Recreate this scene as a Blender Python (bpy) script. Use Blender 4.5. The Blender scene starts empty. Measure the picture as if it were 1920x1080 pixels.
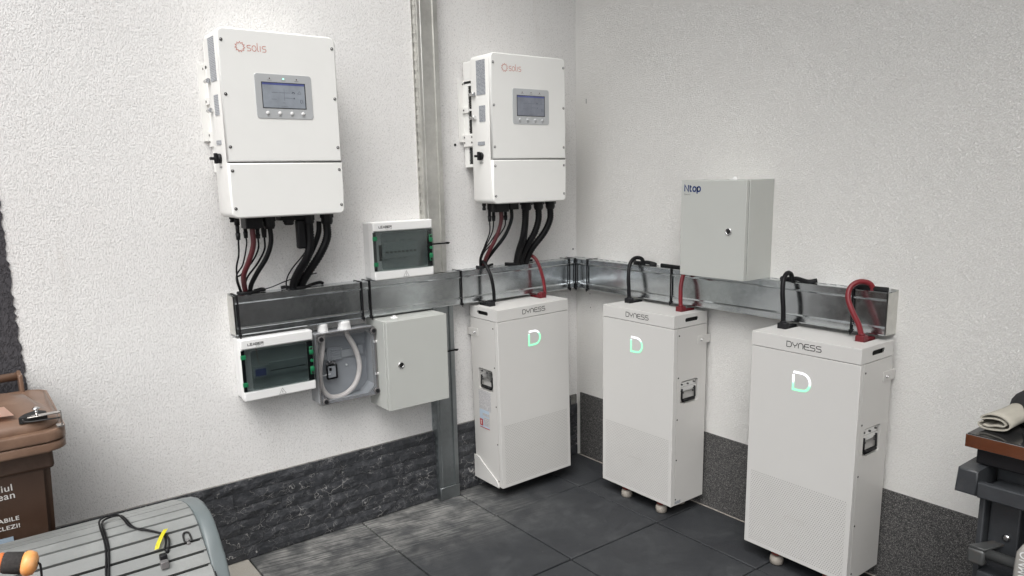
import bpy, bmesh, math, random
from mathutils import Vector, Matrix
random.seed(11)
R = math.radians
S = bpy.context.scene
COL = S.collection

# ------------------------------------------------------------------ camera
def cam_axes(yaw, pitch, roll):
    y, p, r = R(yaw), R(pitch), R(roll)
    F = Vector((math.cos(p)*math.cos(y), math.cos(p)*math.sin(y), math.sin(p)))
    Rt = F.cross(Vector((0, 0, 1))).normalized(); U = Rt.cross(F)
    return F, math.cos(r)*Rt + math.sin(r)*U, -math.sin(r)*Rt + math.cos(r)*U
cd = bpy.data.cameras.new('camera'); cam = bpy.data.objects.new('camera', cd); COL.objects.link(cam)
F_, R_, U_ = cam_axes(52.9363, -10.8412, -1.2157)
m = Matrix(((R_.x, U_.x, -F_.x), (R_.y, U_.y, -F_.y), (R_.z, U_.z, -F_.z)))
cam.matrix_world = Matrix.Translation((-2.5451, -2.8129, 1.4656)) @ m.to_4x4()
cd.sensor_width = 36; cd.lens = 1392.885/1920*36; cd.shift_y = 56.1/1920
cd.clip_start = .05; cd.clip_end = 400
S.camera = cam
# ------------------------------------------------------------------ light
W = bpy.data.worlds.new('World'); S.world = W; W.use_nodes = True
wn = W.node_tree; wn.nodes.clear()
SUN_EL, SUN_AZ = 56, 222      # azimuth of the place the light comes from, degrees from +x
sky = wn.nodes.new('ShaderNodeTexSky'); sky.sky_type = 'NISHITA'; sky.sun_disc = False
sky.sun_elevation = R(SUN_EL); sky.sun_rotation = R(90-SUN_AZ); sky.dust_density = 3
hs = wn.nodes.new('ShaderNodeHueSaturation'); hs.inputs['Saturation'].default_value = .12
bgn = wn.nodes.new('ShaderNodeBackground'); bgn.inputs['Strength'].default_value = .15
ow = wn.nodes.new('ShaderNodeOutputWorld')
wn.links.new(sky.outputs[0], hs.inputs['Color']); wn.links.new(hs.outputs[0], bgn.inputs[0]); wn.links.new(bgn.outputs[0], ow.inputs[0])
sl = bpy.data.lights.new('sun', 'SUN'); sl.energy = 1.15; sl.angle = R(45); sl.color = (1, .97, .93)
so = bpy.data.objects.new('sun', sl); COL.objects.link(so)
sd = Vector((math.cos(R(SUN_EL))*math.cos(R(SUN_AZ)), math.cos(R(SUN_EL))*math.sin(R(SUN_AZ)), math.sin(R(SUN_EL))))
so.rotation_euler = sd.to_track_quat('Z', 'Y').to_euler()
vs = S.view_settings; vs.view_transform = 'Standard'; vs.look = 'None'; vs.gamma = 1; vs.exposure = 0.82
vs.use_curve_mapping = False

# ------------------------------------------------------------------ materials
def nmat(name):
    m = bpy.data.materials.new(name); m.use_nodes = True
    nt = m.node_tree; b = nt.nodes['Principled BSDF']
    return m, nt, b
def N(nt, t, **k):
    n = nt.nodes.new('ShaderNode'+t)
    for a, v in k.items():
        if a in n.inputs.keys(): n.inputs[a].default_value = v
        else: setattr(n, a, v)
    return n
def coords(nt, kind='Object', scale=(1, 1, 1), rand=False):
    tc = N(nt, 'TexCoord'); mp = N(nt, 'Mapping'); mp.inputs['Scale'].default_value = scale
    nt.links.new(tc.outputs[kind], mp.inputs['Vector'])
    if rand:
        oi = N(nt, 'ObjectInfo'); mu = N(nt, 'VectorMath', operation='SCALE'); cb = N(nt, 'CombineXYZ')
        for i in range(3): nt.links.new(oi.outputs['Random'], cb.inputs[i])
        nt.links.new(cb.outputs[0], mu.inputs[0]); mu.inputs['Scale'].default_value = 37.0
        nt.links.new(mu.outputs[0], mp.inputs['Location'])
    return mp.outputs[0]
def wpos(nt, scale=(1, 1, 1)):
    g = N(nt, 'NewGeometry'); mp = N(nt, 'Mapping'); mp.inputs['Scale'].default_value = scale
    nt.links.new(g.outputs['Position'], mp.inputs['Vector']); return mp.outputs[0]
def noise(nt, vec, sc, det=4, ro=.55, dist=0):
    n = N(nt, 'TexNoise', Scale=sc, Detail=det, Roughness=ro, Distortion=dist)
    nt.links.new(vec, n.inputs['Vector']); return n.outputs['Fac']
def ramp(nt, fac, stops):
    r = N(nt, 'ValToRGB'); e = r.color_ramp.elements
    while len(e) < len(stops): e.new(.5)
    for i, (p, c) in enumerate(stops):
        e[i].position = p; e[i].color = (c, c, c, 1) if isinstance(c, (int, float)) else (*c, 1)
    nt.links.new(fac, r.inputs[0]); return r.outputs['Color']
def mixc(nt, fac, a, b, mode='MIX'):
    x = N(nt, 'Mix', data_type='RGBA', blend_type=mode)
    for s, v in ((0, fac), (6, a), (7, b)):
        if isinstance(v, (int, float)): x.inputs[s].default_value = v
        elif isinstance(v, tuple): x.inputs[s].default_value = (*v, 1)
        else: nt.links.new(v, x.inputs[s])
    return x.outputs[2]
def math_(nt, op, a, b=0.0, c=0.0):
    x = N(nt, 'Math', operation=op)
    for i, v in enumerate((a, b, c)):
        if isinstance(v, (int, float)): x.inputs[i].default_value = v
        else: nt.links.new(v, x.inputs[i])
    return x.outputs[0]
def bump(nt, b, h, strength=1, dist=.001):
    bp = N(nt, 'Bump'); bp.inputs['Strength'].default_value = strength; bp.inputs['Distance'].default_value = dist
    nt.links.new(h, bp.inputs['Height']); nt.links.new(bp.outputs[0], b.inputs['Normal']); return bp
def plain(name, col, rough=.5, metal=0, spread=.06, nscale=9, bumps=0, bscale=300, dirt=None, spec=.5, coat=0):
    m, nt, b = nmat(name)
    v = coords(nt)
    f = noise(nt, v, nscale, 5)
    c = ramp(nt, f, [(.3, tuple(x*(1-spread) for x in col)), (.7, tuple(min(1, x*(1+spread)) for x in col))])
    if dirt:
        f2 = noise(nt, v, dirt[1], 6, .65)
        c = mixc(nt, ramp(nt, f2, [(dirt[2], 0), (min(1, dirt[2]+.2), dirt[3])]), c, dirt[0])
    nt.links.new(c, b.inputs['Base Color'])
    r = N(nt, 'MapRange'); nt.links.new(noise(nt, v, nscale*2.3, 4), r.inputs[0])
    r.inputs[3].default_value = max(.02, rough-.07); r.inputs[4].default_value = min(1, rough+.07)
    nt.links.new(r.outputs[0], b.inputs['Roughness'])
    b.inputs['Metallic'].default_value = metal; b.inputs['Specular IOR Level'].default_value = spec
    b.inputs['Coat Weight'].default_value = coat
    if bumps: bump(nt, b, noise(nt, v, bscale, 2), bumps, .0004)
    return m

def N_range(nt, v, a, b_):
    r = N(nt, 'MapRange', interpolation_type='SMOOTHSTEP'); nt.links.new(v, r.inputs[0]); r.inputs[1].default_value = a; r.inputs[2].default_value = b_
    return r.outputs[0]
def plaster(name, col, gx, gz, amt, stain=1.0, dist=.0035, cavd=.76, lo=.37):
    m, nt, b = nmat(name)
    p = wpos(nt, (1, 1, 1)); pv = wpos(nt, gx)
    vor = N(nt, 'TexVoronoi', Scale=gz, Randomness=1.0); vor.feature = 'SMOOTH_F1'; vor.inputs['Smoothness'].default_value = .6
    dn = noise(nt, pv, gz*.9, 3, .62, .6)
    nt.links.new(pv, vor.inputs['Vector'])
    fine = noise(nt, pv, gz*2.6, 3, .6)
    mid = noise(nt, pv, gz*.33, 4, .6, .6)
    step = N_range(nt, dn, lo, lo+.16)
    h = math_(nt, 'ADD', math_(nt, 'MULTIPLY', step, .55), math_(nt, 'MULTIPLY', vor.outputs['Distance'], -.25))
    h = math_(nt, 'ADD', h, math_(nt, 'MULTIPLY', fine, .28)); h = math_(nt, 'ADD', h, math_(nt, 'MULTIPLY', mid, .5))
    bump(nt, b, h, amt, dist)
    big = noise(nt, p, 1.3, 5, .6)
    c = ramp(nt, big, [(.3, tuple(x*.95 for x in col)), (.7, col)])
    # vertical run-off stains and rubbed grime, fixed to the wall
    vs_ = wpos(nt, (14, 14, 1.1)); st = noise(nt, vs_, 1.0, 5, .65)
    sm = noise(nt, p, 2.2, 3, .5)
    k = math_(nt, 'MULTIPLY', ramp(nt, st, [(.56, 0), (.80, .38*stain)]), ramp(nt, sm, [(.42, 0), (.62, 1)]))
    c = mixc(nt, k, c, (.47, .41, .35))
    sp = noise(nt, p, 46, 2, .5)
    c = mixc(nt, math_(nt, 'MULTIPLY', ramp(nt, sp, [(.70, 0), (.76, .5*stain)]), ramp(nt, sm, [(.4, .15), (.65, 1)])), c, (.3, .27, .24))
    cav = ramp(nt, dn, [(.33, tuple([cavd]*3)), (.46, tuple([1.0]*3))])  # pit shade painted into the colour where the bump noise is low
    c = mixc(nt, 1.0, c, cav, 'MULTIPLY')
    nt.links.new(c, b.inputs['Base Color']); b.inputs['Roughness'].default_value = .92; b.inputs['Specular IOR Level'].default_value = .12
    return m
M = {}
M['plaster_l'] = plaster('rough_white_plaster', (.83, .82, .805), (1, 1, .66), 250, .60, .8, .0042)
M['plaster_r'] = plaster('fine_white_plaster', (.83, .82, .79), (1, .7, 1.25), 250, 1.0, .12, .0030, .95, .42)
M['plaster_g'] = plaster('rough_grey_plaster', (.075, .072, .078), (1, 1, .62), 150, 1.0, .2, .0042)

def granular():
    m, nt, b = nmat('granular_stone_plaster')
    p = wpos(nt)
    v = N(nt, 'TexVoronoi', Scale=420.0); nt.links.new(p, v.inputs['Vector'])
    sep = N(nt, 'SeparateColor'); nt.links.new(v.outputs['Color'], sep.inputs[0])
    c = ramp(nt, sep.outputs[0], [(.0, (.018, .018, .019)), (.45, (.055, .054, .054)), (.8, (.12, .117, .112)), (1, (.23, .22, .21))])
    nt.links.new(c, b.inputs['Base Color']); b.inputs['Roughness'].default_value = .7
    bump(nt, b, math_(nt, 'MULTIPLY', v.outputs['Distance'], -1.0), .8, .0018); return m
M['granular'] = granular()

def slate():
    m, nt, b = nmat('split_black_marble')
    v = coords(nt, 'Object', (1, 1, 1), True)
    base = noise(nt, v, 26, 8, .7, .8)
    c = ramp(nt, base, [(.28, (.012, .013, .016)), (.52, (.036, .038, .043)), (.75, (.095, .097, .105))])
    def veins(sc, w, seed):
        mp = N(nt, 'Mapping'); mp.inputs['Location'].default_value = (seed, seed*2, 0); nt.links.new(v, mp.inputs[0])
        wob = N(nt, 'TexNoise', Scale=18.0, Detail=3.0); nt.links.new(mp.outputs[0], wob.inputs['Vector'])
        ad = N(nt, 'VectorMath', operation='ADD'); sc_ = N(nt, 'VectorMath', operation='SCALE'); sc_.inputs['Scale'].default_value = .11
        nt.links.new(wob.outputs['Color'], sc_.inputs[0]); nt.links.new(mp.outputs[0], ad.inputs[0]); nt.links.new(sc_.outputs[0], ad.inputs[1])
        vo = N(nt, 'TexVoronoi', Scale=sc); vo.feature = 'DISTANCE_TO_EDGE'; nt.links.new(ad.outputs[0], vo.inputs['Vector'])
        return ramp(nt, vo.outputs['Distance'], [(.0, 1), (w, 0)])
    gate = ramp(nt, noise(nt, v, 11, 3), [(.47, 0), (.60, 1)])
    k = math_(nt, 'MULTIPLY', veins(13, .017, 3.1), gate)
    k2 = math_(nt, 'MULTIPLY', veins(30, .026, 8.7), ramp(nt, noise(nt, v, 17, 3), [(.46, 0), (.60, .9)]))
    c = mixc(nt, math_(nt, 'MULTIPLY', k, .8), c, (.50, .49, .47)); c = mixc(nt, math_(nt, 'MULTIPLY', k2, .6), c, (.34, .335, .33))
    rust = ramp(nt, noise(nt, v, 7, 2), [(.72, 0), (.8, .35)]); c = mixc(nt, rust, c, (.13, .08, .045))
    nt.links.new(c, b.inputs['Base Color']); b.inputs['Roughness'].default_value = .5
    mu = N(nt, 'TexNoise', Scale=30.0, Detail=7.0, Roughness=.62, Distortion=1.4); mp = N(nt, 'Mapping'); mp.inputs['Scale'].default_value = (1, 1, 1.9)
    nt.links.new(v, mp.inputs[0]); nt.links.new(mp.outputs[0], mu.inputs['Vector'])
    bump(nt, b, mu.outputs['Fac'], 1.0, .004); return m
M['slate'] = slate()

def rubber(name, base, dusty):
    m, nt, b = nmat(name)
    p = wpos(nt); g = N(nt, 'SeparateXYZ'); nt.links.new(p, g.inputs[0])
    X, Y = g.outputs[0], g.outputs[1]
    spk = noise(nt, p, 700, 2, .6); soft = noise(nt, p, 5, 6, .62, .5); med = noise(nt, p, 22, 6, .65, .4)
    c = ramp(nt, spk, [(.3, tuple(x*.6 for x in base)), (.7, tuple(x*1.5 for x in base))])
    # pale dust trodden in, thickest along the left wall
    near = math_(nt, 'MULTIPLY', N_range(nt, Y, -.62, -.05), N_range(nt, X, -.35, -1.0))
    near2 = N_range(nt, X, -.95, -2.1)
    tread = wpos(nt, (60, 7, 1)); rot = N(nt, 'Mapping'); rot.inputs['Rotation'].default_value = (0, 0, R(9)); nt.links.new(wpos(nt), rot.inputs[0])
    mp = N(nt, 'Mapping'); mp.inputs['Scale'].default_value = (6, 120, 1); nt.links.new(rot.outputs[0], mp.inputs[0])
    tr = noise(nt, mp.outputs[0], 1, 4, .5, .35); patch = noise(nt, p, 9, 4, .55)
    dm = math_(nt, 'MULTIPLY', math_(nt, 'MULTIPLY', ramp(nt, med, [(.30, .5), (.6, 1)]), ramp(nt, patch, [(.36, .25), (.58, 1)])), ramp(nt, tr, [(.42, .35), (.55, 1)]))
    k = math_(nt, 'MULTIPLY', dm, math_(nt, 'MAXIMUM', near, math_(nt, 'MULTIPLY', near2, .45)))
    c = mixc(nt, math_(nt, 'MULTIPLY', k, dusty), c, (.33, .328, .31))
    thin = math_(nt, 'MULTIPLY', ramp(nt, soft, [(.45, 0), (.72, 1)]), ramp(nt, med, [(.4, .2), (.7, 1)]))
    c = mixc(nt, math_(nt, 'MULTIPLY', thin, .22), c, (.17, .18, .18))
    dots = noise(nt, p, 60, 2); c = mixc(nt, ramp(nt, dots, [(.765, 0), (.79, .35)]), c, (.42, .42, .40))
    nt.links.new(c, b.inputs['Base Color'])
    rr = ramp(nt, soft, [(.3, .52), (.7, .8)]); nt.links.new(rr, b.inputs['Roughness'])
    bump(nt, b, math_(nt, 'ADD', spk, math_(nt, 'MULTIPLY', med, .6)), .45, .0016); return m
def N_range(nt, v, a, b_):
    r = N(nt, 'MapRange', interpolation_type='SMOOTHSTEP'); nt.links.new(v, r.inputs[0]); r.inputs[1].default_value = a; r.inputs[2].default_value = b_
    return r.outputs[0]
M['tile'] = rubber('black_rubber_tile', (.024, .026, .0295), .78)
M['tile_sand'] = rubber('pale_concrete_tile', (.30, .28, .245), .5)
M['ground'] = plain('dark_grout', (.022, .022, .022), .9, bumps=.5, bscale=200)

def galv(name, col, rough, spangle=.25):
    m, nt, b = nmat(name); v = coords(nt)
    vo = N(nt, 'TexVoronoi', Scale=60.0); nt.links.new(v, vo.inputs[0]); s = N(nt, 'SeparateColor'); nt.links.new(vo.outputs['Color'], s.inputs[0])
    n1 = noise(nt, v, 6, 6, .65, .5); n2 = noise(nt, v, 55, 4, .6)
    f = math_(nt, 'ADD', math_(nt, 'MULTIPLY', s.outputs[0], spangle*.5), math_(nt, 'MULTIPLY', n1, .6)); f = math_(nt, 'ADD', f, math_(nt, 'MULTIPLY', n2, .22))
    c = ramp(nt, f, [(.25, tuple(x*.72 for x in col)), (.75, tuple(min(1, x*1.12) for x in col))])
    wh = ramp(nt, noise(nt, v, 90, 2), [(.70, 0), (.75, .3)]); c = mixc(nt, wh, c, (.85, .86, .86))
    nt.links.new(c, b.inputs['Base Color']); b.inputs['Metallic'].default_value = 1
    rr = N(nt, 'MapRange'); nt.links.new(f, rr.inputs[0]); rr.inputs[3].default_value = rough-.06; rr.inputs[4].default_value = rough+.12; nt.links.new(rr.outputs[0], b.inputs['Roughness'])
    bump(nt, b, noise(nt, v, 4, 2), .35, .006); return m
M['galv'] = galv('galvanised_steel', (.66, .695, .715), .17)
M['galv_dull'] = galv('dull_galvanised_steel', (.42, .44, .45), .36)
M['rail'] = galv('pale_galvanised_rail', (.76, .755, .72), .45, .1)
M['rail_dark'] = galv('dark_grey_rail', (.42, .45, .46), .38, .1)  # darker grey steel tone for the lower rail
M['inv'] = plain('white_powder_coat', (.80, .80, .775), .38, spread=.012, bumps=.12, bscale=900)
M['inv_side'] = plain('white_housing', (.76, .755, .73), .42, spread=.015)
M['batt'] = plain('off_white_steel', (.575, .567, .548), .42, spread=.02, bumps=.1, bscale=800, spec=.4, nscale=4)
M['batt_side'] = plain('off_white_steel_side', (.55, .54, .52), .42, spread=.015, spec=.4, dirt=((.4, .38, .35), 5, .62, .12))
M['cab'] = plain('light_grey_enamel', (.46, .47, .445), .36, spread=.015, bumps=.15, bscale=500)
M['abs'] = plain('pale_grey_plastic', (.70, .70, .69), .3, spread=.01)
M['abs_w'] = plain('white_plastic', (.78, .78, .77), .35, spread=.01)
M['boxgrey'] = plain('grey_junction_plastic', (.38, .39, .405), .4, spread=.02)
M['black'] = plain('black_plastic', (.010, .010, .0115), .45, spread=.15, spec=.3)
M['blackcable'] = plain('black_cable_sheath', (.0055, .0055, .0065), .42, spread=.15, spec=.22)
M['blackrub'] = plain('black_rubber', (.007, .007, .008), .6, spread=.2, bumps=.4, spec=.25)
M['redcable'] = plain('red_cable_sheath', (.165, .009, .015), .42, spread=.08)
M['redplug'] = plain('red_plastic_plug', (.13, .007, .012), .4, spread=.08)
M['darkredcable'] = plain('dark_red_cable_sheath', (.085, .012, .016), .45, spread=.08)
M['white_cable'] = plain('white_cable_sheath', (.76, .70, .66), .4, spread=.03)
M['chrome'] = plain('chrome', (.72, .72, .72), .16, 1, spread=.05)
M['darkmetal'] = plain('dark_metal', (.10, .10, .10), .35, 1, spread=.1)
M['panel'] = plain('silver_grey_panel', (.52, .535, .545), .33, .25, spread=.01)
M['dark'] = plain('dark_void', (.012, .012, .012), .8)
M['green'] = plain('green_plastic', (.012, .17, .068), .35, spread=.05)
M['ink'] = plain('black_ink', (.012, .012, .012), .5)
M['greyink'] = plain('grey_ink', (.18, .18, .18), .5)
M['blueink'] = plain('navy_ink', (.008, .03, .14), .5)
M['orangeink'] = plain('orange_red_ink', (.55, .12, .07), .5)
M['whiteink'] = plain('white_ink', (.72, .70, .67), .5, spread=.08, nscale=60)
M['led'] = None
def emis(name, col, st, base=(.02, .02, .02)):
    m, nt, b = nmat(name); b.inputs['Base Color'].default_value = (*base, 1)
    b.inputs['Emission Color'].default_value = (*col, 1); b.inputs['Emission Strength'].default_value = st
    b.inputs['Roughness'].default_value = .3; return m
M['led'] = emis('green_led', (.25, 1, .6), 2.2); M['led_off'] = plain('unlit_led', (.05, .02, .02), .3)
def logo_mat(name, z0, z1):
    m, nt, b = nmat(name); tc = N(nt, 'TexCoord'); s = N(nt, 'SeparateXYZ'); nt.links.new(tc.outputs['Object'], s.inputs[0])
    f = N_range(nt, s.outputs[2], z0, z1)
    c = ramp(nt, f, [(0, (.12, .82, .34)), (1, (.92, .90, 1.0))]); nt.links.new(c, b.inputs['Emission Color'])
    b.inputs['Base Color'].default_value = (.3, .3, .3, 1); b.inputs['Emission Strength'].default_value = .95; return m
M['logo_a'] = logo_mat('lit_logo_mostly_green', .690, .704)
M['logo_b'] = logo_mat('lit_logo_half_white', .662, .682)

def screen_mat(name, em, col):
    m, nt, b = nmat(name); v = coords(nt)
    s = N(nt, 'SeparateXYZ'); nt.links.new(v, s.inputs[0])
    c = ramp(nt, noise(nt, v, 30, 3), [(.3, tuple(x*.9 for x in col)), (.7, tuple(x*1.1 for x in col))])
    nt.links.new(c, b.inputs['Base Color']); nt.links.new(c, b.inputs['Emission Color']); b.inputs['Emission Strength'].default_value = em
    b.inputs['Roughness'].default_value = .12; b.inputs['Coat Weight'].default_value = .3; return m
M['screen'] = screen_mat('lcd_screen_lit', .38, (.165, .180, .200)); M['screen_dim'] = screen_mat('lcd_screen_dim', .25, (.13, .14, .165))
M['scrbar'] = screen_mat('lcd_title_bar', .4, (.055, .065, .16)); M['scrline'] = plain('lcd_lines', (.045, .05, .07), .3)
def fres_(nt, ior=1.5):
    g = N(nt, 'NewGeometry'); fr = N(nt, 'Fresnel'); mr = N(nt, 'MapRange'); nt.links.new(g.outputs['Backfacing'], mr.inputs[0])
    mr.inputs[3].default_value = ior; mr.inputs[4].default_value = 1/ior; nt.links.new(mr.outputs[0], fr.inputs[0]); return fr
def tinted():
    m, nt, b = nmat('smoked_transparent_plastic'); nt.nodes.remove(b)
    t = N(nt, 'BsdfTransparent'); t.inputs[0].default_value = (.72, .75, .75, 1)
    gl = N(nt, 'BsdfGlossy'); gl.inputs['Roughness'].default_value = .06; gl.inputs[0].default_value = (.8, .85, .85, 1)
    fr = fres_(nt); mx = N(nt, 'MixShader')
    vv = coords(nt); k = math_(nt, 'ADD', math_(nt, 'MULTIPLY', noise(nt, vv, 8, 3), .04), fr.outputs[0])
    nt.links.new(k, mx.inputs[0]); nt.links.new(t.outputs[0], mx.inputs[1]); nt.links.new(gl.outputs[0], mx.inputs[2])
    nt.links.new(mx.outputs[0], nt.nodes['Material Output'].inputs[0]); return m
M['tint'] = tinted()
def clearp():
    m, nt, b = nmat('clear_plastic'); nt.nodes.remove(b)
    t = N(nt, 'BsdfTransparent'); t.inputs[0].default_value = (.93, .94, .95, 1)
    gl = N(nt, 'BsdfGlossy'); gl.inputs['Roughness'].default_value = .05
    fr = fres_(nt); mx = N(nt, 'MixShader')
    nt.links.new(fr.outputs[0], mx.inputs[0]); nt.links.new(t.outputs[0], mx.inputs[1]); nt.links.new(gl.outputs[0], mx.inputs[2])
    nt.links.new(mx.outputs[0], nt.nodes['Material Output'].inputs[0]); return m
M['clear'] = clearp()
M['clearedge'] = plain('clear_plastic_edge', (.15, .145, .145), .15, spread=.2, nscale=40)

def label_mat(name, pap, ink, rows, cols, thr=.5):
    m, nt, b = nmat(name); v = coords(nt, 'Object', (cols, cols, rows))
    n = noise(nt, v, 1, 3, .7); v2 = coords(nt); s = N(nt, 'SeparateXYZ'); nt.links.new(v2, s.inputs[0])
    ln = math_(nt, 'FRACT', math_(nt, 'MULTIPLY', s.outputs[2], rows)); g = math_(nt, 'GREATER_THAN', ln, .45)
    k = math_(nt, 'MULTIPLY', ramp(nt, n, [(thr-.03, 0), (thr+.03, 1)]), g)
    nt.links.new(mixc(nt, math_(nt, 'MULTIPLY', k, .8), pap, ink), b.inputs['Base Color']); b.inputs['Roughness'].default_value = .4; return m
M['label'] = label_mat('silver_rating_label', (.40, .42, .45), (.06, .06, .07), 190, 420, .46)
M['label_w'] = label_mat('printed_label', (.56, .55, .55), (.20, .20, .22), 200, 260, .48)
M['redlabel'] = plain('red_warning_print', (.42, .03, .03), .45); M['bluelabel'] = plain('pale_blue_label', (.42, .52, .62), .45)

def perf():
    m, nt, b = nmat('perforated_off_white_steel'); tc = N(nt, 'TexCoord'); s = N(nt, 'SeparateXYZ'); nt.links.new(tc.outputs['Object'], s.inputs[0])
    P = .0088; x = math_(nt, 'DIVIDE', s.outputs[0], P); z = math_(nt, 'DIVIDE', s.outputs[2], P*.866)
    row = math_(nt, 'FLOOR', z); off = math_(nt, 'MULTIPLY', math_(nt, 'MODULO', row, 2.0), .5)
    fx = math_(nt, 'SUBTRACT', math_(nt, 'FRACT', math_(nt, 'ADD', x, off)), .5); fz = math_(nt, 'MULTIPLY', math_(nt, 'SUBTRACT', math_(nt, 'FRACT', z), .5), .866)
    d = math_(nt, 'SQRT', math_(nt, 'ADD', math_(nt, 'MULTIPLY', fx, fx), math_(nt, 'MULTIPLY', fz, fz)))
    hole = ramp(nt, d, [(.19, 1), (.25, 0)])
    inx = math_(nt, 'MULTIPLY', math_(nt, 'GREATER_THAN', s.outputs[0], .018), math_(nt, 'LESS_THAN', s.outputs[0], .396))
    inz = math_(nt, 'MULTIPLY', math_(nt, 'GREATER_THAN', s.outputs[2], .014), math_(nt, 'LESS_THAN', s.outputs[2], .297))
    k = math_(nt, 'MULTIPLY', hole, math_(nt, 'MULTIPLY', inx, inz))
    vv = coords(nt); col = (.575, .567, .548)
    base = ramp(nt, noise(nt, vv, 9, 5), [(.3, tuple(c*.985 for c in col)), (.7, col)])
    nt.links.new(mixc(nt, math_(nt, 'MULTIPLY', k, .62), base, (.13, .125, .12)), b.inputs['Base Color'])
    b.inputs['Roughness'].default_value = .42; b.inputs['Specular IOR Level'].default_value = .4
    bump(nt, b, math_(nt, 'MULTIPLY', k, -1.0), .5, .0015); return m
M['perf'] = perf()
M['bin'] = plain('brown_plastic', (.165, .100, .068), .36, spread=.1, nscale=7, bumps=.35, bscale=120, dirt=((.30, .20, .14), 9, .5, .45))
M['bin_body'] = plain('dark_brown_plastic', (.060, .032, .020), .5, spread=.12, nscale=6, bumps=.3, bscale=200, dirt=((.12, .08, .06), 8, .55, .4))
M['sbox'] = plain('grey_resin', (.20, .208, .203), .45, spread=.06, nscale=14, bumps=.5, bscale=260, dirt=((.34, .35, .34), 6, .45, .45))
M['sbox_trim'] = plain('blue_grey_resin', (.125, .148, .152), .4, spread=.06, nscale=10, bumps=.3, dirt=((.25, .27, .27), 12, .55, .4))
M['orange'] = plain('orange_plastic', (.70, .19, .05), .4, spread=.06, nscale=20)
M['cap'] = plain('pale_orange_cap', (.80, .36, .11), .42, spread=.12, nscale=25, dirt=((.75, .5, .3), 30, .5, .5))
M['foam'] = plain('black_foam', (.03, .028, .027), .95, spread=.35, nscale=200, bumps=1, bscale=700)
M['yellow'] = plain('yellow_tape', (.80, .74, .03), .45, spread=.03)
M['cartp'] = plain('charcoal_resin', (.034, .037, .041), .42, spread=.12, nscale=30, bumps=.5, bscale=420, dirt=((.09, .09, .085), 14, .55, .5))
M['tubem'] = plain('grey_painted_steel', (.075, .078, .078), .38, .3, spread=.1, dirt=((.14, .10, .07), 12, .5, .5))
M['steel'] = plain('brushed_stainless', (.58, .55, .52), .16, 1, spread=.08, nscale=4)
M['hob'] = plain('black_glass_top', (.016, .016, .017), .08, spread=.1, dirt=((.06, .058, .055), 12, .52, .6))
M['cloth'] = plain('beige_cloth', (.36, .34, .29), .95, spread=.06, nscale=18, bumps=.8, bscale=900)
M['clothhem'] = plain('cloth_hem', (.22, .18, .14), .95)
M['bag'] = plain('black_fabric', (.010, .010, .012), .85, spread=.2, bumps=.5, bscale=800)
M['bottle'] = plain('frosted_grey_plastic', (.36, .345, .32), .35, spread=.06, nscale=10)
M['casterw'] = plain('caster_grey', (.34, .31, .27), .5, dirt=((.25, .22, .2), 30, .5, .5)); M['casterr'] = plain('caster_red', (.20, .035, .025), .45)
M['shade_slab'] = plain('shade_slab_underside', (.55, .54, .52), .8); M['fac'] = plain('shade_wall_render', (.40, .385, .37), .9)

# ------------------------------------------------------------------ mesh helpers
def new_bm(): return bmesh.new()
def rounded_rect(x0, x1, z0, z1, r, seg=4):
    pts = []
    if r <= 0: return [(x0, z0), (x1, z0), (x1, z1), (x0, z1)]
    for cx, cz, a in ((x1-r, z0+r, -90), (x1-r, z1-r, 0), (x0+r, z1-r, 90), (x0+r, z0+r, 180)):
        for i in range(seg+1):
            t = R(a+90*i/seg); pts.append((cx+r*math.cos(t), cz+r*math.sin(t)))
    return pts
def add_box(bm, x0, x1, y0, y1, z0, z1, bev=0, seg=2):
    x0, x1 = sorted((x0, x1)); y0, y1 = sorted((y0, y1)); z0, z1 = sorted((z0, z1))
    vs = [bm.verts.new(p) for p in ((x0, y0, z0), (x1, y0, z0), (x1, y1, z0), (x0, y1, z0), (x0, y0, z1), (x1, y0, z1), (x1, y1, z1), (x0, y1, z1))]
    fs = [bm.faces.new([vs[i] for i in f]) for f in ((0, 3, 2, 1), (4, 5, 6, 7), (0, 1, 5, 4), (1, 2, 6, 5), (2, 3, 7, 6), (3, 0, 4, 7))]
    if bev:
        es = {e for f in fs for e in f.edges}
        r = bmesh.ops.bevel(bm, geom=list(es)+vs, offset=bev, segments=seg, affect='EDGES', profile=.5)
        for f in r['faces']: f.smooth = True
    return vs
def add_prism(bm, outline, a0, a1, axis='y', bev=0):
    """extrude a 2-D outline ((u,v) pairs) along an axis: y -> (u,a,v); x -> (a,u,v); z -> (u,v,a)"""
    def P(u, v, a): return {'y': (u, a, v), 'x': (a, u, v), 'z': (u, v, a)}[axis]
    A = [bm.verts.new(P(u, v, a0)) for u, v in outline]; B = [bm.verts.new(P(u, v, a1)) for u, v in outline]
    fa = bm.faces.new(A); fb = bm.faces.new(B[::-1]); n = len(A); side = []
    for i in range(n): side.append(bm.faces.new((A[(i+1) % n], A[i], B[i], B[(i+1) % n])))
    for f in side: f.smooth = n > 8
    if bev:
        es = set(fa.edges) | set(fb.edges)
        r = bmesh.ops.bevel(bm, geom=list(es), offset=bev, segments=2, affect='EDGES', profile=.5)
        for f in r['faces']: f.smooth = True
    return A+B
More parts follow.
